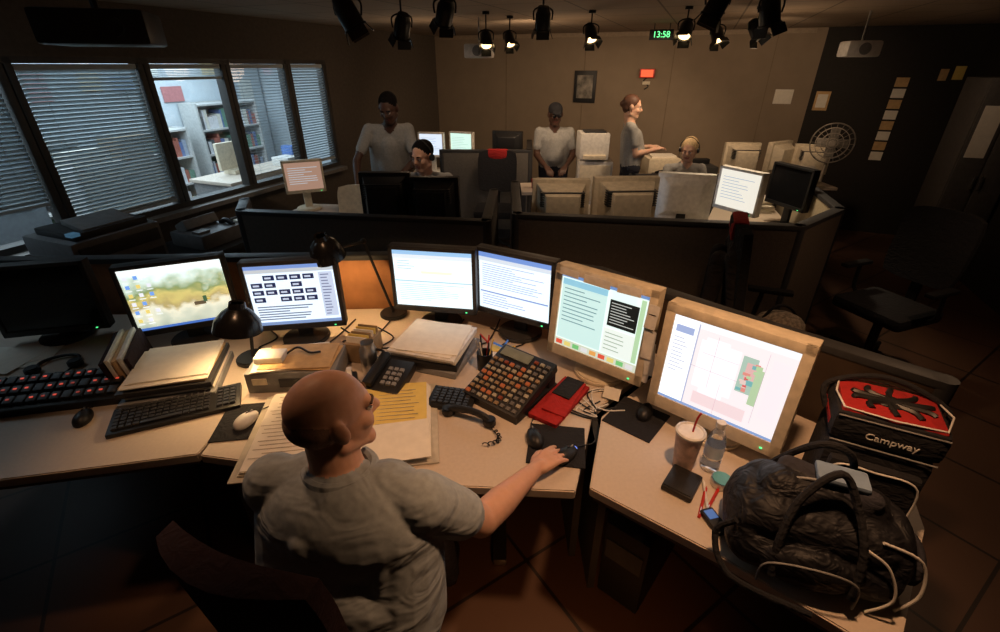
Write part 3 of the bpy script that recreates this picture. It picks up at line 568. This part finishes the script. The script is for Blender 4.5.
# right desk items
b=B('drink_cup'); cupm=mat('paper_cup',(.62,.45,.38),.6,var=.25,scale=35)
b.lathe((0,0,0),[(0,0),(.034,0),(.046,.15),(.048,.152),(.046,.155)],cupm); b.lathe((0,0,.15),[(.049,0),(.050,.008),(.044,.012),(.04,.006),(0,.006)],WHT); b.tube([(.005,0,.1),(.01,.0,.2),(.02,.0,.235)],.0035,REDM); b.done((.645,1.225,Z))
b=B('water_bottle'); pl=mat('clear_plastic',(.9,.95,.97),.08,trans=.95,var=.02); b.lathe((0,0,0),[(0,.0),(.028,.0),(.031,.01),(.031,.05),(.028,.055),(.031,.06),(.031,.12),(.026,.15),(.013,.175),(.013,.19),(0,.19)],pl); b.lathe((0,0,0),[(.0315,.065),(.0315,.115)],mat('bottle_label',(.6,.7,.85),.5)); b.cyl((0,0,.195),.015,.02,WHT); b.done((.735,1.215,Z))
b=B('leather_wallet'); b.box((0,0,.012),(.10,.12,.022),mat('black_leather',(.015,.013,.012),.4,bump=.2),bev=.006); b.box((.0,.0,.0255),(.09,.11,.003),MC['black_leather'],bev=.001); b.done((.61,1.135,Z),R(-38))
for i,(x,y,a,m) in enumerate(((.655,1.065,60,REDM),(.672,1.085,75,WHT),(.688,1.07,50,REDM))):
    b=B('ballpoint_pen'); b.tube([(-.07,0,.005),(.05,0,.005),(.06,0,.005),(.07,0,.005)],[.005,.005,.004,.002],m,8,3); b.box((-.045,0,.010),(.03,.003,.002),CHR); b.done((x,y,Z),R(a))
b=B('snack_tin'); b.cyl((0,0,.013),.035,.026,CHR,bev=.003); b.cyl((0,0,.027),.031,.002,mat('tin_lid',(.12,.4,.45),.4)); b.done((.745,1.14,Z))
b=B('mobile_phone'); b.box((0,0,.010),(.045,.09,.018),BLK,bev=.006); b.box((0,.020,.0195),(.030,.032,.002),em((.15,.35,.9),.3)); b.done((.66,.985,Z),R(15))
b=B('sticky_note'); b.box((0,0,.03),(.07,.002,.05),PAP,rot=(R(-35),0,0)); b.done((.47,1.60,Z),R(-30))
b=B('power_cables')
for k in range(6):
    x=.36+.03*k; b.tube([(x,1.62-.02*k,.755),(x-.08,1.52,.756),(x+.03-.03*k,1.46+.02*k,.757),(x-.1,1.56+.02*k,.756),(x+.02,1.66,.757)],.003,[BLK,WHT][k%2])
b.done()
# gym bag
u=V((.93,-.36,0)).normalized(); n_=V((.36,.93,0)).normalized(); c0=V((.87,.90,.75)); az=M.Rotation(math.atan2(u.y,u.x),3,'Z')
def q_(a,d,z): return c0+u*a+n_*d+V((0,0,z))
P=[]
for d_ in (-.07,.07): P+= [('c',q_(-.14,d_,.075),.075,q_(.14,d_,.075),.075,'b')]
P+=[('c',q_(-.12,-.05,.16),.07,q_(.13,-.05,.15),.07,'b'),('c',q_(-.12,.05,.17),.07,q_(.13,.05,.16),.07,'b'),('c',q_(-.10,0,.215),.06,q_(.10,0,.205),.06,'b'),
   ('e',q_(-.17,0,.11),(.05,.12,.11),az,'b'),('e',q_(.18,0,.11),(.05,.12,.11),az,'b'),
   ('e',q_(-.02,-.145,.09),(.11,.03,.065),az,'b'),('e',q_(.235,0,.09),(.03,.08,.065),az,'g'),('c',q_(-.08,.05,.255),.03,q_(.10,-.02,.26),.028,'g')]
bag=rem('gym_bag',P,{'b':cloth('bag_nylon',(.008,.008,.011),16,.55,.6),'g':cloth('bag_grey',(.03,.03,.04),25,.3)},.007,3)
b=B('bag_straps')
b.tube([q_(-.10,-.165,.06),q_(-.10,-.13,.17),q_(-.07,-.08,.27),q_(-.0,-.05,.35),q_(.05,-.07,.28),q_(.08,-.13,.18),q_(.08,-.165,.06)],.010,BLC); b.tube([q_(-.12,.14,.1),q_(-.1,.10,.22),q_(-.03,.05,.35),q_(.05,.06,.33),q_(.1,.11,.2)],.010,BLC)
b.tube([q_(.20,-.12,.01),q_(.235,-.11,.08),q_(.215,-.09,.17),q_(.12,-.10,.21)],.004,WHT); b.tube([q_(.13,-.15,.01),q_(.17,-.148,.08),q_(.14,-.13,.16),q_(.09,-.12,.19)],.0035,WHT); b.tube([q_(-.13,-.17,.03),q_(-.12,-.175,.11),q_(.0,-.18,.14),q_(.08,-.17,.11),q_(.09,-.17,.03)],.003,GRY)
b.tube([q_(-.15,0,.225),q_(-.05,-.01,.276),q_(.08,-.01,.272),q_(.17,0,.205)],.004,GRY)
b.tube([q_(-.2,-.1,.15),q_(-.24,-.10,.08),q_(-.19,-.17,.012),q_(.0,-.21,.012)],.009,BLC); b.done(parent=bag)
b=B('folded_towel'); b.box((0,0,0),(.12,.07,.02),mat('towel_blue',(.2,.28,.4),.9),bev=.008); b.done(tuple(q_(.03,.01,.292)),R(-25),parent=bag)
# cooler bag
e=bpy.data.objects.new('cooler_bag',None); link(e); e.location=(1.13,1.09,Z); e.rotation_euler=(0,0,R(-28)); e.scale=(.97,.97,.93)
b=B('body'); b.box((0,0,.15),(.27,.20,.30),BLC,bev=.03); b.box((0,0,.355),(.28,.21,.11),BLC,bev=.03); b.box((0,0,.405),(.25,.18,.02),RED,bev=.009)
b.box((0,-.11,.13),(.23,.04,.24),BLC,bev=.018); b.box((-.137,0,.345),(.008,.15,.025),RED,bev=.003)
for z in (.30,.395): b.tube([(-.13,-.103,z),(.13,-.103,z)],.0028,GRY)
b.tube([(-.11,-.131,.03),(-.105,-.132,.22),(.0,-.133,.24),(.105,-.132,.22),(.11,-.131,.03)],.003,WHT)
b.tube([(-.12,-.085,.415),(.12,-.085,.415),(.12,.085,.415),(-.12,.085,.415),(-.12,-.085,.415)],.003,WHT,6,2)
for k in range(10): a=k*math.pi/5+.3; b.tube([(.02*math.cos(a),.015*math.sin(a),.416),(.09*math.cos(a),.04*math.sin(a),.419),(.10*math.cos(a)+.01,.072*math.sin(a),.416)],.009,BLK,6)
b.ell((0,0,.417),(.055,.032,.008),BLK); b.tube([(-.14,.02,.33),(-.155,.05,.40),(-.05,.09,.44),(.05,.09,.44),(.155,.05,.40),(.14,.02,.33)],.009,BLC)
b.done(parent=e); text('label','Campway',.032,WHT,(0.01,-.108,.345),(R(90),0,0),e)
# ---------------------------------------------------------------- chairs
def chair(name,loc,rz,bm,topz=.95,sz=.48,accent=None,arms=True):
    b=B(name); b.cyl((0,0,.25),.03,.36,BLK); 
    for k in range(5):
        a=k*2*math.pi/5; x,y=math.cos(a),math.sin(a); b.tube([(0,0,.11),(x*.28,y*.28,.075)],.02,BLK); b.cyl((x*.28,y*.28,.03),.03,.025,BLK,rot=(R(90),0,a))
    b.box((0,0,sz-.03),(.48,.46,.09),bm,bev=.035); b.box((0,-.24,sz+.05),(.06,.03,.3),BLK)
    hb=topz-sz-.14; t=bmesh.new(); bmesh.ops.create_cube(t,size=1); bmesh.ops.subdivide_edges(t,edges=t.edges[:],cuts=6,use_grid_fill=True)
    for v in t.verts:
        x,y,z=v.co; r=1-.22*max(0,abs(z)*2-.4)**2; v.co=V((x*.46*r,y*.075*(1-.5*(2*x)**2*.8)+.06*(2*x)**2*.8,z*hb*(1-.12*(2*x)**4)))
    b.add(t,bm,(0,-.26,topz-hb/2),(R(6),0,0))
    if accent: b.box((0,-.275,topz-.05),(.26,.09,.12),accent,bev=.035)
    if arms:
        for sg in (-1,1): b.tube([(sg*.22,-.05,sz-.04),(sg*.28,-.04,sz+.02),(sg*.28,-.02,sz+.2)],.014,BLK); b.box((sg*.28,.02,sz+.21),(.06,.26,.03),BLK,bev=.012)
    return b.done(loc,rz)
chair('office_chair',(-.51,.89,0),R(-20),MAR,1.06,.50,arms=False)
ch=chair('office_chair',(1.60,2.48,0),R(-112),BLC,1.25,.52,accent=RED)
P=[('c',(-.12,-.26,1.12),.05,(.12,-.26,1.12),.05,'b'),('c',(-.14,-.26,1.06),.06,(-.16,-.22,.75),.05,'b'),('c',(.14,-.26,1.06),.06,(.17,-.2,.72),.05,'b'),('c',(-.06,-.34,1.02),.05,(-.04,-.35,.7),.045,'b'),('c',(.07,-.34,1.02),.05,(.06,-.35,.68),.045,'b')]
P=[(p[0],V(p[1]),p[2],V(p[3]),p[4],p[5]) for p in P]
jk=rem('jacket',P,{'b':cloth('jacket_black',(.022,.018,.018),12,.6)},.012,3); jk.parent=ch
chair('office_chair',(2.75,3.0,0),R(110),BLC,1.15,.5); chair('office_chair',(-.68,4.50,0),R(180),BLC,.95,.5,arms=False)
chair('office_chair',(-.05,5.55,0),R(175),BLC,1.12,.5,accent=RED,arms=False); chair('office_chair',(-1.35,4.25,0),R(170),BEI,1.0,.5,arms=False); chair('office_chair',(2.05,5.50,0),R(180),BLC,.9,.5,arms=False)
b=B('purse'); b.ell((0,0,.09),(.15,.12,.09),mat('purse_knit',(.3,.25,.2),.9,var=.5,scale=60)); b.tube([(-.12,0,.12),(-.05,0,.22),(.05,.02,.20),(.12,0,.12)],.008,BLC); b.done((1.66,2.46,.535))
# ---------------------------------------------------------------- back wall stuff
def onback(name,x,z,w,h,m,th=.02,inner=None,im=None):
    b=B(name); b.box((0,-th/2,0),(w,th,h),m,bev=.002)
    if inner: b.box((0,-th-.001,0),(w*inner,.004,h*inner),im)
    return room(b.done((x,-.001,z)))
onback('picture_frame',2.43,1.72,.32,.42,BLK,.025,.72,mat('photo_print',(.20,.18,.15),.5,var=.7,scale=12))
onback('alarm_sign_box',3.29,1.90,.2,.11,REDM,.07,.8,em((1,.12,.04),1.1)); 
b=B('wall_cable'); b.tube([(3.29,-.02,1.85),(3.25,-.02,1.8),(3.32,-.02,1.74),(3.27,-.02,1.7)],.008,BLK); b.box((3.29,-.02,1.78),(.1,.03,.04),BEI); room(b.done())
onback('wall_notice',5.02,1.64,.21,.17,PAP,.004); onback('wall_notice',5.46,1.60,.16,.22,MAN,.004,.7,PAP)
b=B('digital_clock'); b.box((0,0,0),(.25,.05,.10),BLK,bev=.006); b.tube([(-.08,0,.05),(-.08,0,.108)],.005,BLK); b.tube([(.08,0,.05),(.08,0,.108)],.005,BLK); o=b.done((1.75,5.95,2.29),R(-16)); text('digits','13:58',.082,em((.15,1,.3),2.),(0,-.0275,0),(R(90),0,0),o)
b=B('wall_notice_strip')
for k in range(8): b.box((0,-.006,1.82-k*.12),(.13,.006,.10),PAP if k%2 else MAN)
room(b.done((6.23,0,0)))
onback('wall_poster',6.74,1.92,.1,.14,YEL,.004); onback('wall_poster',6.60,1.90,.08,.12,MAN,.004)
b=B('tall_cabinet'); lk=mat('locker_grey',(.09,.085,.08),.5)
b.box((0,0,.95),(.45,.5,1.9),lk,bev=.008)
for k in (-1,1): b.box((k*.11,-.255,.95),(.205,.012,1.8),lk,bev=.004); b.box((k*.03,-.27,1.0),(.012,.02,.12),CHR)
b.box((-.11,-.263,1.45),(.15,.004,.45),PAP); room(b.done((6.65,-1.35,0)))
b=B('door_1'); b.box((-.03,-4.3,1.0),(.05,.95,2.0),mat('door_paint',(.06,.045,.035),.6),bev=.004); b.box((-.02,-3.79,1.02),(.04,.06,2.06),frm); b.box((-.02,-4.81,1.02),(.04,.06,2.06),frm); b.box((-.02,-4.3,2.03),(.04,1.08,.06),frm); b.cyl((-.07,-3.9,1.0),.025,.05,CHR,rot=(0,R(90),0)); room(b.done((W-.002,0,0)))
# fan
FW=mat('fan_cream',(.35,.31,.26),.5)
b=B('pedestal_fan'); b.cyl((0,0,.015),.18,.03,FW); b.cyl((0,0,.6),.014,1.2,FW); b.cyl((0,.06,1.28),.05,.14,FW,rot=(R(90),0,0),bev=.01)
for rr in (.05,.1,.15,.195): 
    for yy in (-.05,.0): b.tube([(rr*math.cos(a*math.pi/12),yy if rr<.19 else -.025,1.28+rr*math.sin(a*math.pi/12)) for a in range(25)],.003 if rr<.19 else .007,FW,5,2)
for k in range(20): a=k*math.pi/10; b.tube([(.03*math.cos(a),-.055,1.28+.03*math.sin(a)),(.195*math.cos(a),-.025,1.28+.195*math.sin(a))],.002,FW,4,1)
for k in range(4): b.box((.08*math.cos(k*math.pi/2),-.02,1.28+.08*math.sin(k*math.pi/2)),(.12,.004,.09),mat('fan_blade',(.25,.23,.2),.4),rot=(R(18),-k*math.pi/2,0),bev=.001)
b.cyl((0,-.058,1.28),.03,.01,FW,rot=(R(90),0,0)); b.done((3.48,5.22,0),R(-30))
# ---------------------------------------------------------------- ceiling stage lights
def stage(x,y,z,aim,lit=False,sz=.7):
    b=B('stage_light'); h=H-z-.003
    b.tube([(0,0,h),(0,0,.09*sz)],.006,GRN); b.cyl((0,0,h-.01),.03,.02,GRN)
    q=V(aim).to_track_quat('-Z','Y'); mt=q.to_matrix().to_4x4()
    def put(f):
        t=bmesh.new(); f(t); t.transform(mt); b.add(t,GRN)
    b.tube([(-.075*sz,0,0),(-.075*sz,0,.07*sz),(0,0,.095*sz),(.075*sz,0,.07*sz),(.075*sz,0,0)],.005,GRN)
    def can(t):
        seg=20; pr=[(.0,.10),(.045,.10),(.055,.06),(.062,.05),(.065,-.06),(.072,-.065),(.072,-.075),(.060,-.075),(.056,.0),(.0,.02)]
        rings=[[t.verts.new((r*sz*math.cos(2*math.pi*i/seg),r*sz*math.sin(2*math.pi*i/seg),zz*sz)) for i in range(seg)] for r,zz in pr]
        for a_,b_ in zip(rings,rings[1:]):
            for i in range(seg): t.faces.new((a_[i],a_[(i+1)%seg],b_[(i+1)%seg],b_[i]))
    put(can)
    for k in range(4):
        def fl_(t,k=k):
            bmesh.ops.create_cube(t,size=1); t.transform(M.Rotation(k*math.pi/2,4,'Z')@M.Translation((0,.075*sz,-.10*sz))@M.Rotation(R(22),4,'X')@M.Diagonal((.11*sz,.004,.06*sz,1)))
        put(fl_)
    if lit:
        t=bmesh.new(); bmesh.ops.create_cone(t,cap_ends=True,segments=20,radius1=.054*sz,radius2=.054*sz,depth=.004); t.transform(mt@M.Translation((0,0,-.06*sz))); b.add(t,em((1,.66,.3),5.))
    return b.done((x,y,z))
stage(-.76,2.8,2.22,(.5,.1,-1),sz=.85); stage(-.62,3.5,2.21,(-.3,.5,-1),sz=.8); stage(-.30,3.05,2.25,(-.3,.6,-1),sz=.75); stage(-.12,4.7,2.19,(.1,-.8,-1),True,.8); stage(.09,5.1,2.21,(.3,-.7,-1),True,.75); stage(.27,3.5,2.25,(0,.3,-1),sz=.75); stage(.76,4.6,2.23,(.2,-.7,-1),True,.8)
stage(1.45,4.3,2.24,(-.4,-.7,-1),True,.8); stage(1.10,2.85,2.27,(-.4,.1,-1),sz=.8); stage(1.86,4.7,2.23,(.2,-.6,-1),True,.8); stage(1.40,2.9,2.24,(.3,.1,-1),sz=.8); stage(2.0,4.3,2.24,(.4,-.7,-1),True,.8)
for x,y in ((-.2,5.2),(3.05,4.6)):
    b=B('hanging_speaker'); b.box((0,0,0),(.26,.2,.12),WHT,bev=.02); b.tube([(0,0,.06),(0,0,H-2.125)],.008,CHR); b.cyl((0,-.1,0),.045,.01,GRY,rot=(R(90),0,0)); b.done((x,y,2.12),R(-10))
b=B('ceiling_projector'); b.box((0,0,0),(.46,.35,.15),BLK,bev=.02); b.cyl((.1,-.18,0),.04,.04,BLK,rot=(R(90),0,0)); b.tube([(0,0,.08),(0,0,.235)],.02,BLK); b.done((-1.98,2.75,2.16),R(20))
# ---------------------------------------------------------------- people
def skin(name,c):
    m=mat(name,c,.5,var=.06,scale=40); b=m.node_tree.nodes['Principled BSDF']; b.inputs['Subsurface Weight'].default_value=.08; b.inputs['Subsurface Scale'].default_value=.02; return m
sk1=skin('skin_light',(.58,.33,.23)); sk2=skin('skin_dark',(.075,.036,.024)); sk3=skin('skin_pale',(.62,.38,.27))
shirt=cloth('polo_shirt_grey',(.31,.35,.38),6,.6); shirt2=cloth('uniform_shirt_grey',(.30,.30,.29),9,.2); navy=cloth('navy_trousers',(.015,.017,.03),10,.5); shoe=mat('shoe_leather',(.015,.012,.01),.4)
lip=mat('lips',(.38,.14,.11),.5); lipd=mat('lips_dark',(.12,.04,.035),.5)
hbr=mat('hair_brown',(.09,.045,.02),.6,var=.3,scale=80,bump=.4); hbk=mat('hair_black',(.006,.005,.005),.95,var=.3,scale=80,bump=.4,spec=.1); hbl=mat('hair_blond',(.62,.45,.25),.6,var=.3,scale=80,bump=.4); hst=mat('hair_stubble',(.22,.13,.09),.85,var=.2,scale=300)
def mats(s,h,l,sh=None): return {'skin':s,'hair':h,'lip':l,'shirt':sh or shirt2,'pants':navy,'shoe':shoe,'cap':BLC,'brow':hbr if h is not hbk else hbk}
J=dict(hip=(-.42,.80,.60),chest=(-.40,.86,.94),neck=(-.405,.885,1.11),head=(-.412,.915,1.24),yaw=R(-55),pitch=R(1),
 sL=(-.59,.89,1.03),sR=(-.20,.83,1.03),eL=(-.66,1.02,.84),eR=(-.055,.925,.84),wL=(-.62,1.22,.825),wR=(.115,1.155,.80),
 hL=(.35,1,-.3),hR=(.75,.72,-.02),cR=.22,nR=(0,0,1),cL=.3,kL=(-.50,1.22,.56),kR=(-.26,1.20,.56),aL=(-.48,1.28,.1),aR=(-.22,1.26,.1),foot=(0,1))
tz=M.Rotation(R(-10),3,'Z')
ext=[('e',V((-.40,.83,.95)),(.235,.135,.17),tz,'shirt'),('e',V((-.42,.79,.76)),(.215,.15,.16),tz,'shirt'),('c',V((-.56,.86,.98)),.07,V((-.56,.84,.72)),.08,'shirt'),
 ('c',V((-.47,.735,1.0)),.03,V((-.36,.71,.85)),.02,'shirt'),('c',V((-.50,.70,.85)),.025,V((-.33,.70,.74)),.02,'shirt'),('c',V((-.28,.73,.98)),.028,V((-.30,.70,.82)),.018,'shirt'),('c',V((-.25,.77,.90)),.025,V((-.38,.68,.70)),.02,'shirt')]
fg=human('seated_man',J,mats(sk1,hst,lip,shirt),'fringe',.005,1.2,1.0,sm=4,fat=.03,extra=ext)
b=B('shirt_collar'); cen=V((-.407,.88,1.105)); pts=[]
for k in range(17):
    a=R(-150)+k*R(300)/16; d=V((math.sin(a)*.082,-math.cos(a)*.080,-.012+.012*math.cos(a))); pts.append(cen+d)
b.tube(pts,[.015]*20,shirt,8,3); b.done(parent=fg)
mouse((.235,1.262,Z+.005),R(-48),BLK,(.2,.3,1))
J=dict(hip=(-1.15,5.12,.98),chest=(-1.10,4.98,1.32),neck=(-1.07,4.90,1.50),head=(-1.05,4.84,1.64),yaw=R(170),pitch=R(-28),sL=(-.91,4.98,1.44),sR=(-1.28,4.93,1.44),
 eL=(-.84,4.84,1.16),eR=(-1.40,4.78,1.17),wL=(-1.0,4.62,1.02),wR=(-1.36,4.58,.98),kL=(-1.06,5.1,.5),kR=(-1.25,5.1,.5),aL=(-1.06,5.14,.09),aR=(-1.25,5.14,.09),foot=(0,-1))
human('standing_man',J,mats(sk2,hbk,lipd),'short',.010,1.1,1.05)
J=dict(hip=(-.66,4.45,.6),chest=(-.68,4.40,.98),neck=(-.68,4.36,1.16),head=(-.68,4.31,1.29),yaw=R(150),pitch=R(-12),sL=(-.48,4.40,1.08),sR=(-.88,4.38,1.08),
 eL=(-.40,4.22,.85),eR=(-.96,4.18,.86),wL=(-.5,3.98,.83),wR=(-.85,3.95,.83),kL=(-.56,4.0,.56),kR=(-.78,4.0,.56),aL=(-.56,4.0,.09),aR=(-.78,4.0,.09),foot=(0,-1))
human('seated_operator',J,mats(sk1,hbk,lip),'short',.010,1.05,1.05,headset=True)
J=dict(hip=(.68,6.20,.86),chest=(.67,6.15,1.18),neck=(.66,6.12,1.34),head=(.66,6.09,1.48),yaw=R(185),pitch=R(-12),sL=(.85,6.14,1.28),sR=(.48,6.14,1.28),
 eL=(.91,6.10,1.02),eR=(.45,6.10,1.02),wL=(.80,5.90,.92),wR=(.55,5.88,.92),kL=(.77,6.17,.45),kR=(.58,6.17,.45),aL=(.77,6.2,.09),aR=(.58,6.2,.09),foot=(0,-1))
human('standing_man',J,mats(sk2,hbk,lipd),'cap',.010,1.05,1.,glasses=True)
J=dict(hip=(1.50,5.62,.96),chest=(1.47,5.64,1.28),neck=(1.45,5.65,1.45),head=(1.455,5.65,1.59),yaw=R(-105),pitch=R(-8),sL=(1.47,5.80,1.39),sR=(1.44,5.50,1.39),
 eL=(1.52,5.83,1.13),eR=(1.50,5.47,1.12),wL=(1.72,5.76,1.16),wR=(1.72,5.54,1.16),nL=(0,0,1),kL=(1.48,5.71,.5),kR=(1.48,5.53,.5),aL=(1.46,5.71,.09),aR=(1.46,5.53,.09),foot=(1,0))
w_=human('standing_woman',J,mats(sk3,mat('hair_auburn',(.08,.035,.02),.6,bump=.4),lip),'bun',.010,.95,.98)
J=dict(hip=(2.05,5.40,.55),chest=(2.03,5.34,.90),neck=(2.02,5.31,1.07),head=(2.02,5.28,1.20),yaw=R(150),pitch=R(-15),sL=(2.20,5.32,1.0),sR=(1.84,5.32,1.0),
 eL=(2.24,5.20,.79),eR=(1.80,5.20,.80),wL=(2.12,5.12,.82),wR=(1.92,5.12,.82),kL=(2.13,5.16,.5),kR=(1.95,5.16,.5),aL=(2.13,5.16,.09),aR=(1.95,5.16,.09),foot=(0,-1))
human('seated_woman',J,mats(sk3,hbl,lip),'long',.010,.92,.97,headset=True)
# ---------------------------------------------------------------- lights
def spot(name,loc,tgt,e,col,size,soft=.06,blend=.6):
    L=bpy.data.lights.new(name,'SPOT'); L.energy=e; L.color=col; L.spot_size=R(size); L.spot_blend=blend; L.shadow_soft_size=soft
    o=link(bpy.data.objects.new(name,L)); o.location=loc; o.rotation_euler=(V(tgt)-V(loc)).to_track_quat('-Z','Y').to_euler(); return o
def area(name,loc,tgt,e,col,sx,sy):
    L=bpy.data.lights.new(name,'AREA'); L.shape='RECTANGLE'; L.size=sx; L.size_y=sy; L.energy=e; L.color=col
    o=link(bpy.data.objects.new(name,L)); o.location=loc; o.rotation_euler=(V(tgt)-V(loc)).to_track_quat('-Z','Y').to_euler(); return o
def point(name,loc,e,col,r=.1):
    L=bpy.data.lights.new(name,'POINT'); L.energy=e; L.color=col; L.shadow_soft_size=r
    o=link(bpy.data.objects.new(name,L)); o.location=loc; return o
WARM=(1,.6,.34)
spot('desk_spot',(.6,.9,2.33),(.45,1.35,.75),70,(1,.53,.26),90,.05)
spot('desk_spot',(-.9,1.3,2.33),(-.7,1.5,.75),27,(1,.54,.28),80,.05)
spot('back_spot',(1.7,5.2,2.2),(1.4,6.2,1.0),44,(1,.70,.44),120,.08)
spot('back_spot',(.2,5.3,2.2),(.5,7.4,1.3),34,(1,.68,.42),130,.08)
spot('back_spot',(2.6,4.9,2.2),(2.9,6.6,1.2),34,(1,.68,.42),120,.08)
spot('cubicle_spot',(2.1,4.1,2.25),(2.0,3.9,.75),55,(1,.76,.50),85,.06)
spot('cubicle_spot',(.7,2.6,2.3),(.8,3.7,1.0),14,(1,.68,.44),75,.06)
spot('cubicle_spot',(-.7,3.8,2.3),(-.9,4.7,1.1),18,(1,.72,.50),110,.08)
spot('right_spot',(3.4,4.2,2.3),(4.8,5.6,1.2),7,(1,.66,.42),90,.08)
spot('floor_spot',(2.6,2.2,2.3),(2.4,2.0,0),20,WARM,110,.08)
spot('floor_spot',(.2,.55,.62),(.1,.9,0),5,(1,.4,.12),120,.05)
for p in ((.6,5.4,1.95),(2.3,4.6,1.95),(-.8,5.6,1.95)): point('ceiling_fill',p,4,(1,.68,.42),.15)  # added points without fixtures, brightening the ceiling in place of bounced stage light
point('ceiling_fill',(.4,3.3,1.8),2.5,(1,.66,.40),.15)
area('office_fluorescent',rw(-1.7,-4.5,2.38),rw(-1.7,-4.5,0),190,(.66,.86,1),2.2,6)
w=bpy.data.worlds.new('world'); sc.world=w; w.use_nodes=True; w.node_tree.nodes['Background'].inputs[0].default_value=(.02,.016,.012,1); w.node_tree.nodes['Background'].inputs[1].default_value=.3
sc.view_settings.view_transform='Standard'; sc.view_settings.look='None'; sc.view_settings.exposure=0
cam=bpy.data.cameras.new('camera'); cam.lens=16.99; cam.sensor_width=36; cam.clip_start=.02
co=link(bpy.data.objects.new('camera',cam)); co.location=(0,0,2.0); co.rotation_euler=(R(62),0,0); sc.camera=co
